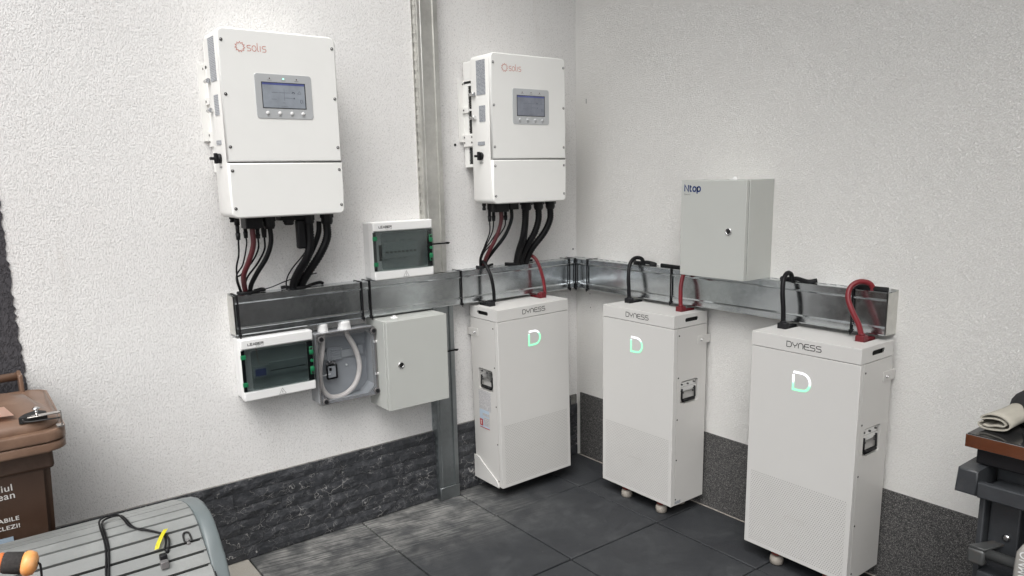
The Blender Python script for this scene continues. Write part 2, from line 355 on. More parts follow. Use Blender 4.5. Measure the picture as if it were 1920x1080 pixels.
def add_cyl(bm, c, r, h, axis='z', n=20, r2=None, bev=0):
    r2 = r if r2 is None else r2; o0 = [];o1 = []
    for i in range(n):
        t = 2*math.pi*i/n; o0.append((math.cos(t)*r, math.sin(t)*r)); o1.append((math.cos(t)*r2, math.sin(t)*r2))
    def P(u, v, a): return {'z': (c[0]+u, c[1]+v, c[2]+a), 'y': (c[0]+u, c[1]+a, c[2]+v), 'x': (c[0]+a, c[1]+u, c[2]+v)}[axis]
    A = [bm.verts.new(P(u, v, 0)) for u, v in o0]; B = [bm.verts.new(P(u, v, h)) for u, v in o1]
    fa = bm.faces.new(A[::-1]); fb = bm.faces.new(B)
    for i in range(n):
        f = bm.faces.new((A[i], A[(i+1) % n], B[(i+1) % n], B[i])); f.smooth = True
    if bev: 
        r_ = bmesh.ops.bevel(bm, geom=list(set(fb.edges)), offset=bev, segments=2, affect='EDGES', profile=.5)
def add_lathe(bm, prof, c=(0, 0, 0), axis='z', n=24):
    def P(u, v, a): return {'z': (c[0]+u, c[1]+v, c[2]+a), 'y': (c[0]+u, c[1]+a, c[2]+v), 'x': (c[0]+a, c[1]+u, c[2]+v)}[axis]
    rings = [[bm.verts.new(P(r*math.cos(2*math.pi*i/n), r*math.sin(2*math.pi*i/n), a)) for i in range(n)] for r, a in prof]
    for A, B in zip(rings, rings[1:]):
        for i in range(n):
            f = bm.faces.new((A[i], A[(i+1) % n], B[(i+1) % n], B[i])); f.smooth = True
    bm.faces.new(rings[0][::-1]); bm.faces.new(rings[-1])
def catmull(pts, k=8):
    P = [Vector(p) for p in pts]; P = [2*P[0]-P[1]]+P+[2*P[-1]-P[-2]]; out = []
    for i in range(1, len(P)-2):
        for j in range(k):
            t = j/k; a, b, c, d = P[i-1], P[i], P[i+1], P[i+2]
            out.append(.5*((2*b)+(c-a)*t+(2*a-5*b+4*c-d)*t*t+(-a+3*b-3*c+d)*t**3))
    out.append(P[-2]); return out
def add_tube(bm, pts, r, n=10, smooth=True, k=8, ribs=None):
    P = catmull(pts, k) if smooth else [Vector(p) for p in pts]
    rings = []; up = None
    for i, p in enumerate(P):
        t = (P[min(i+1, len(P)-1)]-P[max(i-1, 0)]).normalized()
        if up is None: up = t.orthogonal().normalized()
        up = (up - t*up.dot(t)).normalized(); sd_ = t.cross(up)
        rr = r if not ribs else (r if (i//ribs) % 2 else r*.88)
        rings.append([bm.verts.new(p+(up*math.cos(2*math.pi*j/n)+sd_*math.sin(2*math.pi*j/n))*rr) for j in range(n)])
    for A, B in zip(rings, rings[1:]):
        for j in range(n):
            f = bm.faces.new((A[j], A[(j+1) % n], B[(j+1) % n], B[j])); f.smooth = True
    bm.faces.new(rings[0][::-1]); bm.faces.new(rings[-1])
def plate_holes(bm, outer, holes, P, depth=None, wall=None):
    """flat plate with real holes; P maps (u,v,d) to 3-D with d = depth behind the face; each hole gets walls and a floor"""
    loops = [outer]+holes; es = []; vl = []
    for L in loops:
        v = [bm.verts.new(P(u, w, 0)) for u, w in L]; vl.append(v)
        for i in range(len(v)): es.append(bm.edges.new((v[i], v[(i+1) % len(v)])))
    bmesh.ops.triangle_fill(bm, use_beauty=True, use_dissolve=False, edges=es)
    d = depth
    for L, v in zip(holes, vl[1:]):
        b = [bm.verts.new(P(u, w, d)) for u, w in L]
        for i in range(len(v)): bm.faces.new((v[i], v[(i+1) % len(v)], b[(i+1) % len(v)], b[i]))
        if wall: bm.faces.new(b)
    if wall != 'nosides':
        v = vl[0]; t = depth if wall is None else wall if isinstance(wall, float) else depth
        b = [bm.verts.new(P(u, w, t)) for u, w in outer]
        for i in range(len(v)): bm.faces.new((v[i], v[(i+1) % len(v)], b[(i+1) % len(v)], b[i]))
def ribbon(bm, pts, w, P, closed=False):
    """flat stroke of width w along 2-D polyline; P maps (u,v) to 3-D"""
    n = len(pts); L = []; 
    for i in range(n):
        a = Vector(pts[i-1] if (i or closed) else pts[0]); b = Vector(pts[i]); c = Vector(pts[(i+1) % n] if (i < n-1 or closed) else pts[-1])
        d1 = (b-a); d2 = (c-b)
        if d1.length < 1e-9: d1 = d2
        if d2.length < 1e-9: d2 = d1
        d1.normalize(); d2.normalize(); n1 = Vector((-d1.y, d1.x)); n2 = Vector((-d2.y, d2.x)); mm = (n1+n2)
        if mm.length < 1e-6: mm = n1
        mm.normalize(); k = min(1.8, 1/max(.3, mm.dot(n1)))
        L.append((bm.verts.new(P(*(b+mm*w/2*k))), bm.verts.new(P(*(b-mm*w/2*k)))))
    for i in range(n if closed else n-1):
        A, B = L[i], L[(i+1) % n]; bm.faces.new((A[0], A[1], B[1], B[0]))
def arc(cx, cy, rx, ry, a0, a1, n=8): return [(cx+rx*math.cos(R(a0+(a1-a0)*i/n)), cy+ry*math.sin(R(a0+(a1-a0)*i/n))) for i in range(n+1)]
GL = {
 'D': (.85, [[(0, 0), (0, 1), (.5, 1)]+arc(.5, .62, .35, .38, 90, 0, 5)[1:]+arc(.5, .38, .35, .38, 0, -90, 5)+[(0, 0)]]),
 'Y': (.85, [[(0, 1), (.05, .75)]+arc(.42, .78, .37, .38, 190, 350, 8)+[(.8, .75), (.85, 1)], [(.42, .4), (.42, 0)]]),
 'N': (.8, [[(0, 0), (0, .55)]+arc(.4, .6, .4, .4, 180, 0, 8)+[(.8, .55), (.8, 0)]]),
 'E': (.85, [[(.85, 1), (.35, 1)]+arc(.35, .65, .35, .35, 90, 180, 4)+arc(.35, .35, .35, .35, 180, 270, 4)+[(1.0, 0)], [(.0, .52), (.85, .52)]]),
 'S': (.85, [[(.85, 1), (.2, 1)]+arc(.25, .77, .25, .23, 90, 270, 6)+[(.65, .52)]+arc(.65, .27, .22, .26, 90, -90, 6)+[(0, 0)]]),
 'L': (.7, [[(0, 1), (0, 0), (.7, 0)]]), 'e': (.8, [[(.8, 1), (0, 1), (0, 0), (.8, 0)], [(0, .5), (.7, .5)]]),
 'A': (.8, [[(0, 0), (.4, 1), (.8, 0)], [(.15, .33), (.65, .33)]]), 'O': (.8, [[(0, .2), (0, .8), (.2, 1), (.6, 1), (.8, .8), (.8, .2), (.6, 0), (.2, 0), (0, .2)]]),
 'B': (.8, [[(0, 0), (0, 1), (.6, 1), (.75, .75), (.6, .52), (0, .52)], [(.6, .52), (.8, .26), (.6, 0), (0, 0)]]),
 'R': (.8, [[(0, 0), (0, 1), (.6, 1), (.8, .75), (.6, .5), (0, .5)], [(.4, .5), (.8, 0)]]),
 'n': (.75, [[(0, 0), (0, 1), (.72, 0), (.72, 1)]]), 't': (.42, [[(.12, .95), (.12, .2), (.22, .02), (.42, .02)], [(.0, .72), (.40, .72)]]), 'q': (.66, [arc(.33, .36, .30, .36, 0, 360, 14)]), 'p': (.66, [arc(.34, .36, .30, .36, 0, 360, 14), [(.02, .72), (.02, -.35)]]),
 's': (.5, [[(.5, .66), (.2, .66)]+arc(.17, .5, .16, .16, 90, 270, 5)+[(.33, .34)]+arc(.33, .17, .17, .17, 90, -90, 5)+[(0, 0)]]),
 'o': (.55, [arc(.275, .33, .275, .33, 0, 360, 14)]), 'l': (.22, [[(0, 1), (0, .2), (.06, .05), (.2, 0)]]), 'i': (.1, [[(0, .66), (0, 0)]]),
}
def stroke_text(bm, s, x0, x1, z0, z1, w, P, gap=.22):
    tot = sum(GL[c][0] for c in s)+gap*(len(s)-1); h = z1-z0; sx = (x1-x0)/tot; x = 0
    for c in s:
        wd, pl = GL[c]
        for q in pl: ribbon(bm, [(x0+(x+u)*sx, z0+v*h) for u, v in q], w, P)
        x += wd+gap
def obj(name, bm, mat, parent=None, label=None, kind=None):
    me = bpy.data.meshes.new(name); bmesh.ops.recalc_face_normals(bm, faces=bm.faces); bm.to_mesh(me); bm.free()
    me.materials.append(mat); o = bpy.data.objects.new(name, me); COL.objects.link(o)
    if parent: o.parent = parent
    if label: o['label'] = label
    if kind: o['kind'] = kind
    return o
def tag(o, label, cat, group=None):
    o['label'] = label; o['category'] = cat
    if group: o['group'] = group
    return o
def thing(name, label, cat, loc=(0, 0, 0), rz=0, group=None, ry=0):
    o = bpy.data.objects.new(name, None); COL.objects.link(o); o.location = loc; o.rotation_euler = (0, ry, rz); o.empty_display_size = .05
    return tag(o, label, cat, group)
def box_obj(name, dims, mat, parent, bev=0, seg=2, **k):
    bm = new_bm(); add_box(bm, *dims, bev=bev, seg=seg); return obj(name, bm, mat, parent, **k)
def cyl_obj(name, c, r, h, axis, mat, parent, n=18, r2=None, **k):
    bm = new_bm(); add_cyl(bm, c, r, h, axis, n, r2); return obj(name, bm, mat, parent, **k)
def copy_of(o, parent=None, loc=None):
    c = o.copy(); COL.objects.link(c)
    if parent: c.parent = parent
    if loc is not None: c.location = loc
    return c
def font_obj(name, text, size, P, mat, parent, align='LEFT', bold=0.0, stretch=1.0):
    cu = bpy.data.curves.new(name, 'FONT'); cu.body = text; cu.size = size; cu.align_x = align; cu.offset = bold; cu.space_character = 1.06
    t = bpy.data.objects.new(name, cu); COL.objects.link(t)
    dg = bpy.context.evaluated_depsgraph_get(); me = bpy.data.meshes.new_from_object(t.evaluated_get(dg))
    bpy.data.objects.remove(t); me.materials.clear(); me.materials.append(mat)
    for v in me.vertices: v.co = Vector(P(v.co.x*stretch, v.co.y))
    o = bpy.data.objects.new(name, me); COL.objects.link(o); o.parent = parent; return o
def struct(name, bm, mat):
    o = obj(name, bm, mat); o['kind'] = 'structure'; return o

# ------------------------------------------------------------------ setting
bm = new_bm(); add_box(bm, -14, 14, -14, 14, -.2, -.026); ground = struct('ground', bm, M['ground'])
bm = new_bm(); add_box(bm, -7, 0, -7, 0, -.024, -.020); floor = struct('floor', bm, M['ground'])
xs = [0, -.29]+[-.29-.489*i for i in range(1, 8)]; ys = [0, -.33]+[-.33-.492*i for i in range(1, 8)]
tiles = {}
def tile_mesh(w, h):
    key = (round(w, 3), round(h, 3))
    if key not in tiles:
        bm = new_bm(); g = .0030; add_box(bm, -w+g, -g, -h+g, -g, -.018, 0, .0035, 2)
        me = bpy.data.meshes.new('tile'); bm.to_mesh(me); bm.free(); tiles[key] = me
    return tiles[key]
for i in range(len(xs)-1):
    for j in range(len(ys)-1):
        me = tile_mesh(xs[i]-xs[i+1], ys[j]-ys[j+1]); sand = xs[i] < -1.7 and j == 0
        if sand: me = me.copy()
        if not me.materials: me.materials.append(M['tile'])
        if sand: me.materials[0] = M['tile_sand']
        o = bpy.data.objects.new('tile', me); COL.objects.link(o); o.parent = floor
        o.location = (xs[i], ys[j], random.uniform(-.0018, .0018)); o.rotation_euler = (R(random.uniform(-.1, .1)), R(random.uniform(-.1, .1)), R(random.uniform(-.12, .12)))

# left wall
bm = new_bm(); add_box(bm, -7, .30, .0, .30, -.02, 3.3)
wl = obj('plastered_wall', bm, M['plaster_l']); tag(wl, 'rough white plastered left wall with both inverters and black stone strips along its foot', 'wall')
bm = new_bm(); edge = []
z = .34
while z < 3.3: edge.append((-2.401+random.uniform(-.005, .005), z)); z += .012
add_prism(bm, [(-7, .34)]+edge+[(-7, edge[-1][1])], -.004, .001, 'y'); obj('grey_painted_area', bm, M['plaster_g'], wl, label='dark grey painted part of the plaster behind the bin')
# split stone strips
def stone_mesh(L, H):
    bm = new_bm(); nx = max(3, int(L/.05)); nz = 2; G = {}
    for a in range(nx+1):
        for c in range(nz+1):
            e = a in (0, nx) or c in (0, nz)
            G[a, c] = bm.verts.new((a*L/nx+(0 if a in (0, nx) else random.uniform(-.008, .008)), -(random.uniform(.012, .0155) if e else random.uniform(.0145, .020)), c*H/nz))
    back = {}
    for a in range(nx):
        for c in range(nz):
            f = bm.faces.new((G[a, c], G[a+1, c], G[a+1, c+1], G[a, c+1])); f.smooth = False
    per = [(a, 0) for a in range(nx+1)]+[(nx, c) for c in range(1, nz+1)]+[(a, nz) for a in range(nx-1, -1, -1)]+[(0, c) for c in range(nz-1, 0, -1)]
    bk = [bm.verts.new((G[q].co.x, 0, G[q].co.z)) for q in per]
    for i in range(len(per)): bm.faces.new((G[per[i]], bk[i], bk[(i+1) % len(per)], G[per[(i+1) % len(per)]]))
    bmesh.ops.recalc_face_normals(bm, faces=bm.faces)
    me = bpy.data.meshes.new('stone_strip'); bm.to_mesh(me); bm.free(); me.materials.append(M['slate']); return me
zr = 0.002
box_obj('joint_mortar', (-3.3, -.012, -.0100, .001, .001, .329), plain('pale_mortar', (.17, .165, .155), .9, spread=.35, nscale=40), wl)
for rh in (.052, .056, .058, .056, .058, .048):
    x = -3.2-random.uniform(0, .3)
    while x < -.012:
        L = random.choice((.18, .24, .30, .38, .45)); L = min(L, -.011-x)
        if L < .05: break
        o = bpy.data.objects.new('stone_strip', stone_mesh(L-.0012, rh-.0018)); COL.objects.link(o); o.parent = wl; o.location = (x, 0, zr); x += L
    zr += rh
cyl_obj('drill_hole', (-.714, -.0015, 1.603), .006, .003, 'y', M['dark'], wl)
cyl_obj('drill_hole', (-.024, -.0015, 1.094), .004, .003, 'y', M['dark'], wl)
# right wall
bm = new_bm(); add_box(bm, 0, .30, -7, -.0005, -.02, 3.3)
wr = obj('plastered_wall', bm, M['plaster_r']); tag(wr, 'finely textured off-white right wall with a dark speckled band along its base', 'wall')
bm = new_bm(); g = [(-.0, .0)]
add_box(bm, -.007, .001, -7, -.03, 0, .343); obj('speckled_base_band', bm, M['granular'], wr)
for (y, z, l) in ((-.075, 1.80, .022), (-.10, .87, .006), (-.104, .80, .006), (-.12, .965, .006)):
    box_obj('chip', (-.0012, .0005, y-.0015, y+.0015, z, z+l), M['greyink'], wr)
bm = new_bm(); add_box(bm, -.009, 0, -7, -.02, -.001, .004, .001, 1); obj('joint_bead', bm, plain('pale_mortar', (.36, .33, .29), .9, spread=.3, nscale=60), wr)
# out-of-view wall and slab, added to shade the corner and tint reflections
bm = new_bm(); add_box(bm, -1.9, 0, -4.3, -4.0, -.02, 3.42); fw = obj('shade_wall', bm, M['fac']); tag(fw, 'unseen grey wall added behind the camera to darken the right-hand side', 'wall')
bm = new_bm(); add_box(bm, -1.15, .45, -7, .4, 3.42, 3.55); cn = obj('shade_slab', bm, M['shade_slab']); tag(cn, 'unseen slab added above the corner to shade the two white walls', 'shade_slab')

# ------------------------------------------------------------------ steel rails and trays
def profile_rail(x0, x1, z0, z1, mat, dep, lab, nm='steel_rail'):
    t = thing(nm, lab, 'rail', (0, 0, 0)); w = x1-x0
    pr = [(x0, 0), (x0, -dep), (x0+.012, -dep), (x0+.014, -dep-.003), (x0+.020, -dep-.003), (x0+.022, -dep+.003), (x1-.024, -dep+.003), (x1-.022, -dep-.003), (x1-.016, -dep-.003), (x1-.014, -dep), (x1, -dep), (x1, 0), (x1-.003, 0), (x1-.003, -dep+.006), (x0+.003, -dep+.006), (x0+.003, 0)]
    bm = new_bm(); add_prism(bm, pr, z0, z1, 'z'); 
    for f in bm.faces: f.smooth = False
    obj('front_profile', bm, mat, t)
    bm = new_bm(); holes = []; z = z0+.02
    while z < z1-.03:
        for yy, dz in ((-.016, 0), (-.034, .012)): holes.append(rounded_rect(yy-.004, yy+.004, z+dz, z+dz+.020, 0))
        z += .036
    plate_holes(bm, rounded_rect(-dep+.004, -.0005, z0, z1, 0), holes, lambda u, v, d: (x0-.0025+d, u, v), .004, True)
    o = obj('slotted_side', bm, mat, t)
    o.data.materials.append(M['dark'])
    for p in o.data.polygons:
        if abs(p.center.x-(x0+.0015)) < 2e-4 and p.area < .0005: p.material_index = 1
    return t
rail_u = profile_rail(-.907, -.811, 1.057, 3.28, M['rail'], .047, 'tall pale galvanised rail running up the wall from the cable tray')
rail_l = profile_rail(-.888, -.785, .062, .905, M['rail_dark'], .047, 'darker steel rail between the cable tray and the floor, beside the left grey cabinet')
box_obj('rail_foot', (-.889, -.784, -.051, 0, 0, .0600), M['rail_dark'], rail_l, .0015, 1)

def tray(nm, lab, L, segs, slot0, loc, rz, ends, mirror=False):
    """local: x 0..L along the wall, y 0..-.069, z 0..0.146"""
    t = thing(nm, lab, 'cable tray', loc, rz); H = .146; D = .0689
    bm = new_bm(); add_box(bm, 0, L, -.003, -.001, .002, H-.002); add_box(bm, .001, L-.001, -D+.003, -.003, .002, .0035); obj('base_channel', bm, M['galv_dull'], t)
    bm = new_bm(); holes = []; x = slot0[0]
    while x < slot0[1]:
        holes.append(rounded_rect(x, x+.024, -.0165, -.0095, 0)); holes.append(rounded_rect(x+.020, x+.038, -.0305, -.0245, 0)); x += .040
    plate_holes(bm, rounded_rect(.0, L, -.040, -.001, 0), holes, lambda u, v, d: (u, v, H-d), .0025, True)
    o = obj('slotted_top', bm, M['galv'], t); o.data.materials.append(M['dark'])
    for p in o.data.polygons:
        if abs(p.center.z-(H-.0025)) < 2e-4 and p.area < .0003: p.material_index = 1
    for a, b in segs:
        pr = [(-.036, H+.0012), (-D+.003, H+.0012), (-D, H-.0015), (-D, H-.022), (-D-.0022, H-.0245), (-D, H-.027), (-D+.0025, H-.030), (-D+.0025, .030), (-D, .027), (-D-.0022, .0245), (-D, .022), (-D, .003), (-D+.003, -.0012), (-.02, -.0012), (-.02, .0006), (-D+.0045, .0006), (-D+.0045, H-.0006), (-.036, H-.0006)]
        bm = new_bm(); add_prism(bm, pr, a+.0008, b-.0008, 'x')
        for f in bm.faces: f.smooth = False
        obj('cover', bm, M['galv'], t)
    for e in ends:
        bm = new_bm(); s = 1 if e == 0 else -1
        add_prism(bm, [(-.0005, .0), (-D+.002, .0), (-D+.002, H-.001), (-.02, H-.001), (-.0005, H+.004)], e-s*.001, e-s*.0028, 'x', 0); obj('end_plate', bm, M['rail'], t)
        bm = new_bm(); add_box(bm, e-s*.001, e+s*.022, -.003, -.0008, -.002, H+.005); obj('end_flange', bm, M['rail'], t)
    return t
TL = tray('cable_tray', 'galvanised cable tray along the left wall under the inverters', 1.673, [(.002, .508), (.511, .542), (.545, .990), (.991, 1.632), (1.633, 1.6725)], (1.0, 1.60), (-1.742, 0, .908), 0, [0])
TR = tray('cable_tray', 'galvanised cable tray along the right wall above the two right-hand batteries', 1.6188-.0005, [(.0715, .155), (.157, .686), (.688, 1.617)], (.10, 1.52), (0, -.0005, .908), R(-90), [1.6183])
box_obj('corner_cover', (1.6745, 1.740, -.064, -.002, .1462, .1475), M['galv'], TL)
box_obj('corner_cover', (1.6745, 1.7415, -.066, -.004, .002, .1455), M['galv'], TL)

def tie(x, y0, z0, z1, wall, lab, loc, rz, tail=.006):
    t = new_bm(); w = .0030
    add_box(t, x-w, x+w, -y0-.0055, -y0-.0035, z0-.003, z1+.003)
    add_box(t, x-w, x+w, -y0-.0045, -.0012, z1+.0022, z1+.0040); add_box(t, x-w, x+w, -y0-.0045, -.0012, z0-.0042, z0-.0022)
    add_box(t, x-.0052, x+.0052, -y0-.0095, -y0-.0025, z0-.006, z0+.006, .001, 1)
    add_box(t, x-.002, x+.002, -y0-.0085, -y0-.0070, z0-.006-tail, z0-.005)
    o = obj('cable_tie', t, M['blackrub']); o.location = loc; o.rotation_euler = (0, 0, rz); tag(o, lab, 'cable tie', 'black cable ties strapped round the trays'); return o
tieL = [(-1.742+.012, 'black cable tie strapped round the far left end of the left tray'), (-1.234, 'black cable tie on the left tray, left one of the close pair below the box'),
        (-1.197, 'black cable tie on the left tray, right one of the close pair below the box'), (-.752, 'black cable tie on the left tray just above the left battery, by its side edge'), (-.112, 'black cable tie on the left tray close to the room corner')]
for x, l in tieL: tie(x, .0689, .908, 1.054, 0, l, (0, 0, 0), 0)
tie(-.0735, .0689, .908, 1.054, 0, 'black cable tie standing right in the corner where the two trays meet', (0, 0, 0), 0)
for y, l in ((-.155, 'black cable tie on the right tray close to the room corner'), (-.686, 'black cable tie on the right tray between the middle battery cables'), (-1.501, 'black cable tie on the right tray behind the red cable of the right battery')):
    tie(-y, .0689, .908, 1.054, 0, l, (0, 0, 0), R(-90))
def htie(x0, x1, z, dep, lab, tail):
    t = new_bm(); add_box(t, x0-.004, x1+.004, -dep-.0065, -dep-.0045, z-.003, z+.003); add_box(t, x1+.002, x1+.0038, -dep-.006, -.001, z-.003, z+.003); add_box(t, x0-.006, x0-.004, -dep-.006, -.001, z-.003, z+.003)
    add_box(t, x1-.002, x1+.010, -dep-.011, -dep-.003, z-.0045, z+.0045, .001, 1); add_box(t, x1+.009, x1+.009+tail, -dep-.008, -dep-.006, z-.001, z+.003)
    tag(obj('cable_tie', t, M['blackrub']), lab, 'cable tie')
htie(-.907, -.811, 1.183, .050, 'black cable tie round the pale upper rail beside the upper smoked-window box', .006)
htie(-.888, -.785, .700, .050, 'black cable tie round the lower dark rail beside the left grey cabinet', .006)

# ------------------------------------------------------------------ inverters
def screw_obj(parent, x, y, z, axis='y', r=.0052, hm=None):
    bm = new_bm(); s = -1
    if axis == 'y':
        add_cyl(bm, (x, y, z), r, -.0016, 'y', 12); o = obj('screw', bm, hm or M['darkmetal'], parent)
        bm = new_bm(); add_cyl(bm, (x, y-.0016, z), r*.72, -.0012, 'y', 12, r*.55); h = obj('screw_head', bm, M['chrome'], o)
    else:
        add_cyl(bm, (x, y, z), r, .0012*axis, 'x', 12); o = obj('screw', bm, hm or M['ink'], parent)
    return o
def inverter(lab, loc, on):
    t = thing('inverter', lab, 'inverter', loc, 0, 'wall inverters'); Wd, H, D = .4065, .6146, .2446; zs = .1855
    bm = new_bm(); add_prism(bm, rounded_rect(.0015, Wd-.0015, .001, H-.001, .020, 4), -.095, -D+.0185, 'y', .004); obj('housing', bm, M['inv_side'], t)
    for nm, z0, z1, lo, hi in (('upper_cover', zs+.0014, H, 0, 1), ('lower_cover', 0, zs-.0014, 1, 0)):
        r0 = .020; o = []
        pts = rounded_rect(0, Wd, z0, z1, r0, 4)
        if not lo: pts = [(0, z0), (Wd, z0)]+pts[5:15]
        else: pts = pts[:5]+[(Wd, z1), (0, z1)]+pts[15:]
        bm = new_bm(); add_prism(bm, pts, -D+.018, -D, 'y', .0055); obj(nm, bm, M['inv'], t)
    box_obj('cover_joint', (.003, Wd-.003, -D+.003, -D+.019, zs-.0016, zs+.0016), M['ink'], t)
    for z in (.575, .405, .236, .158, .033):
        screw_obj(t, .0125, -D+.0002, z); screw_obj(t, Wd-.0135, -D+.0002, z)
    # display
    yf = -D
    bm = new_bm(); add_prism(bm, rounded_rect(.110, .308, .331, .477, .010, 4), yf+.001, yf-.0016, 'y', .0006); dp = obj('display_panel', bm, M['panel'], t)
    box_obj('screen_rim', (.1315, .2845, yf-.0022, yf-.0014, .3645, .4505), M['ink'], dp)
    sc = box_obj('screen', (.134, .281, yf-.0030, yf-.0021, .367, .448), M['screen' if on else 'screen_dim'], dp)
    box_obj('title_bar', (.134, .281, yf-.0034, yf-.0029, .4415, .448), M['scrbar'], dp)
    bm = new_bm(); P = lambda u, v: (u, yf-.0036, v)
    for q in ([(.165, .417), (.185, .417)], [(.188, .417), (.228, .417)], [(.208, .432), (.208, .390)], [(.208, .400), (.236, .400)], [(.162, .395), (.18, .395)], [(.255, .415), (.268, .415), (.262, .424), (.255, .415)], [(.20, .384), (.21, .384)], [(.195, .371), (.22, .371)]): ribbon(bm, q, .0007, P)
    ribbon(bm, arc(.240, .415, .0045, .005, 0, 180, 8), .0022, P); ribbon(bm, arc(.242, .400, .0016, .0016, 0, 360, 8), .0016, P); ribbon(bm, arc(.2665, .390, .003, .0055, 60, 300, 8), .0012, P); ribbon(bm, [(.272, .384), (.272, .396)], .0012, P)
    obj('screen_icons', bm, M['scrline'], dp, kind='stuff')
    for i, x in enumerate((.161, .209, .255)):
        cyl_obj('indicator', (x, yf-.0014, .4625), .0022, -.001, 'y', M['led'] if (i == 1 and on) else M['led_off'], dp, 10)
        box_obj('indicator_caption', (x-.007, x+.007, yf-.0022, yf-.0014, .4560, .4572), M['greyink'], dp)
    for x in (.147, .189, .231, .271):
        bm = new_bm(); add_lathe(bm, [(.0062, 0), (.0062, -.002), (.0045, -.0038), (.001, -.0042)], (x, yf-.0012, .349), 'y', 16); obj('button', bm, M['abs'] if on else M['panel'], dp)
        box_obj('button_caption', (x-.004, x+.004, yf-.0022, yf-.0014, .3385, .3396), M['greyink'], dp)
    # logo
    bm = new_bm(); P = lambda u, v: (u, yf-.0006, v); cx, cz = .0715, .5565; pts = []
    for i in range(22):
        a = R(90+i*360/22); r = .0165 if i % 2 == 0 else .0112; pts.append((cx+r*math.cos(a), cz+r*math.sin(a)))
    ribbon(bm, pts, .0016, P, True); stroke_text(bm, 'solis', .0945, .1575, .5455, .5725, .0017, P, .16); obj('logo', bm, M['orangeink'], t)
    # left side: labels, knob, latch pins
    xs_ = -.0004
    def side_lab(d0, d1, z0, z1, nm='rating_label'): box_obj(nm, (xs_, .002, -D+d0, -D+d1, z0, z1), M['label'], t)
    side_lab(.041, .104, .452, .591); side_lab(.046, .089, .342, .408); side_lab(.055, .105, .246, .261)
    bm = new_bm(); kd = -D+.082; add_cyl(bm, (.001, kd, .201), .0165, -.010, 'x', 20); add_box(bm, -.034, -.008, kd-.006, kd+.006, .196, .206, .002); add_box(bm, -.020, -.008, kd-.005, kd+.005, .184, .219, .002); obj('rotary_switch', bm, M['black'], t)
    box_obj('switch_caption', (xs_, .002, kd-.012, kd+.012, .171, .174), M['greyink'], t)
    for z in (.458, .362):
        bm = new_bm(); add_cyl(bm, (-.006, -D+.112, z), .0078, .020, 'y', 14); add_cyl(bm, (-.006, -D+.132, z), .0062, .018, 'y', 14); add_box(bm, -.006, .004, -D+.114, -D+.120, z-.004, z+.004); obj('latch_pin', bm, M['chrome'], t)
    # rear heat sink housing with fans (open side)
    bm = new_bm(); x0 = .020
    add_box(bm, x0, Wd-.02, -.095, -.012, .507, .601, .003); add_box(bm, x0+.03, Wd-.05, -.095, -.012, .16, .507)
    obj('heat_sink', bm, M['inv_side'], t)
    bm = new_bm(); outer = rounded_rect(-.096, -.010, .157, .520, 0)
    holes = [rounded_rect(-.0945, -.046, .404, .500, 0), rounded_rect(-.0945, -.046, .300, .396, 0), rounded_rect(-.0945, -.042, .170, .242, 0)]
    plate_holes(bm, outer, holes, lambda u, v, d: (x0+d, u, v), .0045, False); obj('fan_frame', bm, M['inv'], t)
    bm = new_bm(); add_box(bm, x0+.0052, x0+.012, -.0945, -.03, .165, .505); fb = obj('fan_recess', bm, M['dark'], t)
    for z in (.456, .344, .203):
        bm = new_bm(); P2 = lambda u, v: (x0+.0028, u, v)
        for r in (.012, .020, .028, .036, .044): ribbon(bm, arc(-.074, z, r, r, 0, 360, 24), .0024, P2)
        for a in (45, 135, 225, 315): ribbon(bm, [(-.072+.008*math.cos(R(a)), z+.008*math.sin(R(a))), (-.072+.042*math.cos(R(a)), z+.042*math.sin(R(a)))], .0022, P2)
        obj('fan_grille', bm, M['tubem'], t)
        cyl_obj('fan_hub', (x0+.0034, -.074, z), .012, .0015, 'x', M['black'], t)
    bm = new_bm(); add_box(bm, -.004, Wd+.004, -.0095, -.0015, .265, .525); obj('wall_bracket', bm, M['inv_side'], t)
    box_obj('bracket_plate', (.012, .020, -.085, -.012, .245, .296), M['inv_side'], t, .001, 1); box_obj('bracket_plate', (.012, .020, -.055, -.012, .388, .412), M['inv_side'], t, .001, 1)
    for y, z in ((-.02, .510), (-.082, .510), (-.022, .40), (-.022, .285), (-.078, .285), (-.022, .262), (-.078, .262)): screw_obj(t, .0118, y, z, -1, .004, M['darkmetal'])
    return t
inv1 = inverter('left white inverter with lit bluish screen and green light, beside the tall rail', (-1.7701, 0, 1.3423), True)
inv2 = inverter('right white inverter with dim grey screen and visible side fans, near the corner', (-.6885, 0, 1.3487), False)
def gland(parent, x, y, z, r, h, nut=.012, mat=None, hex_=True):
    bm = new_bm(); add_cyl(bm, (x, y, z), r*1.22, -nut, 'z', 8); add_cyl(bm, (x, y, z-nut), r, -(h-nut)*.6, 'z', 16); add_cyl(bm, (x, y, z-nut-(h-nut)*.6), r, -(h-nut)*.4, 'z', 16, r*.78)
    o = obj('cable_gland', bm, mat or M['black'], parent)
    for f in o.data.polygons: f.use_smooth = False
    return o
def mc4(parent, x, y, z, L):
    bm = new_bm(); add_cyl(bm, (x, y, z), .0095, -L*.35, 'z', 10); add_cyl(bm, (x, y, z-L*.35), .0070, -L*.35, 'z', 10); add_cyl(bm, (x, y, z-L*.7), .0088, -L*.3, 'z', 10, .0072); obj('solar_connector', bm, M['black'], parent)
def plugblock(parent, x0, x1, y0, y1, z, h):
    box_obj('plug_block', (x0, x1, y0, y1, z-h, z), M['black'], parent, .003, 2)
X = .0
gy = -.125
a = 1.7701
mc4(inv1, -1.735+a, gy+.01, 0, .018); mc4(inv1, -1.722+a, gy, 0, .080); 
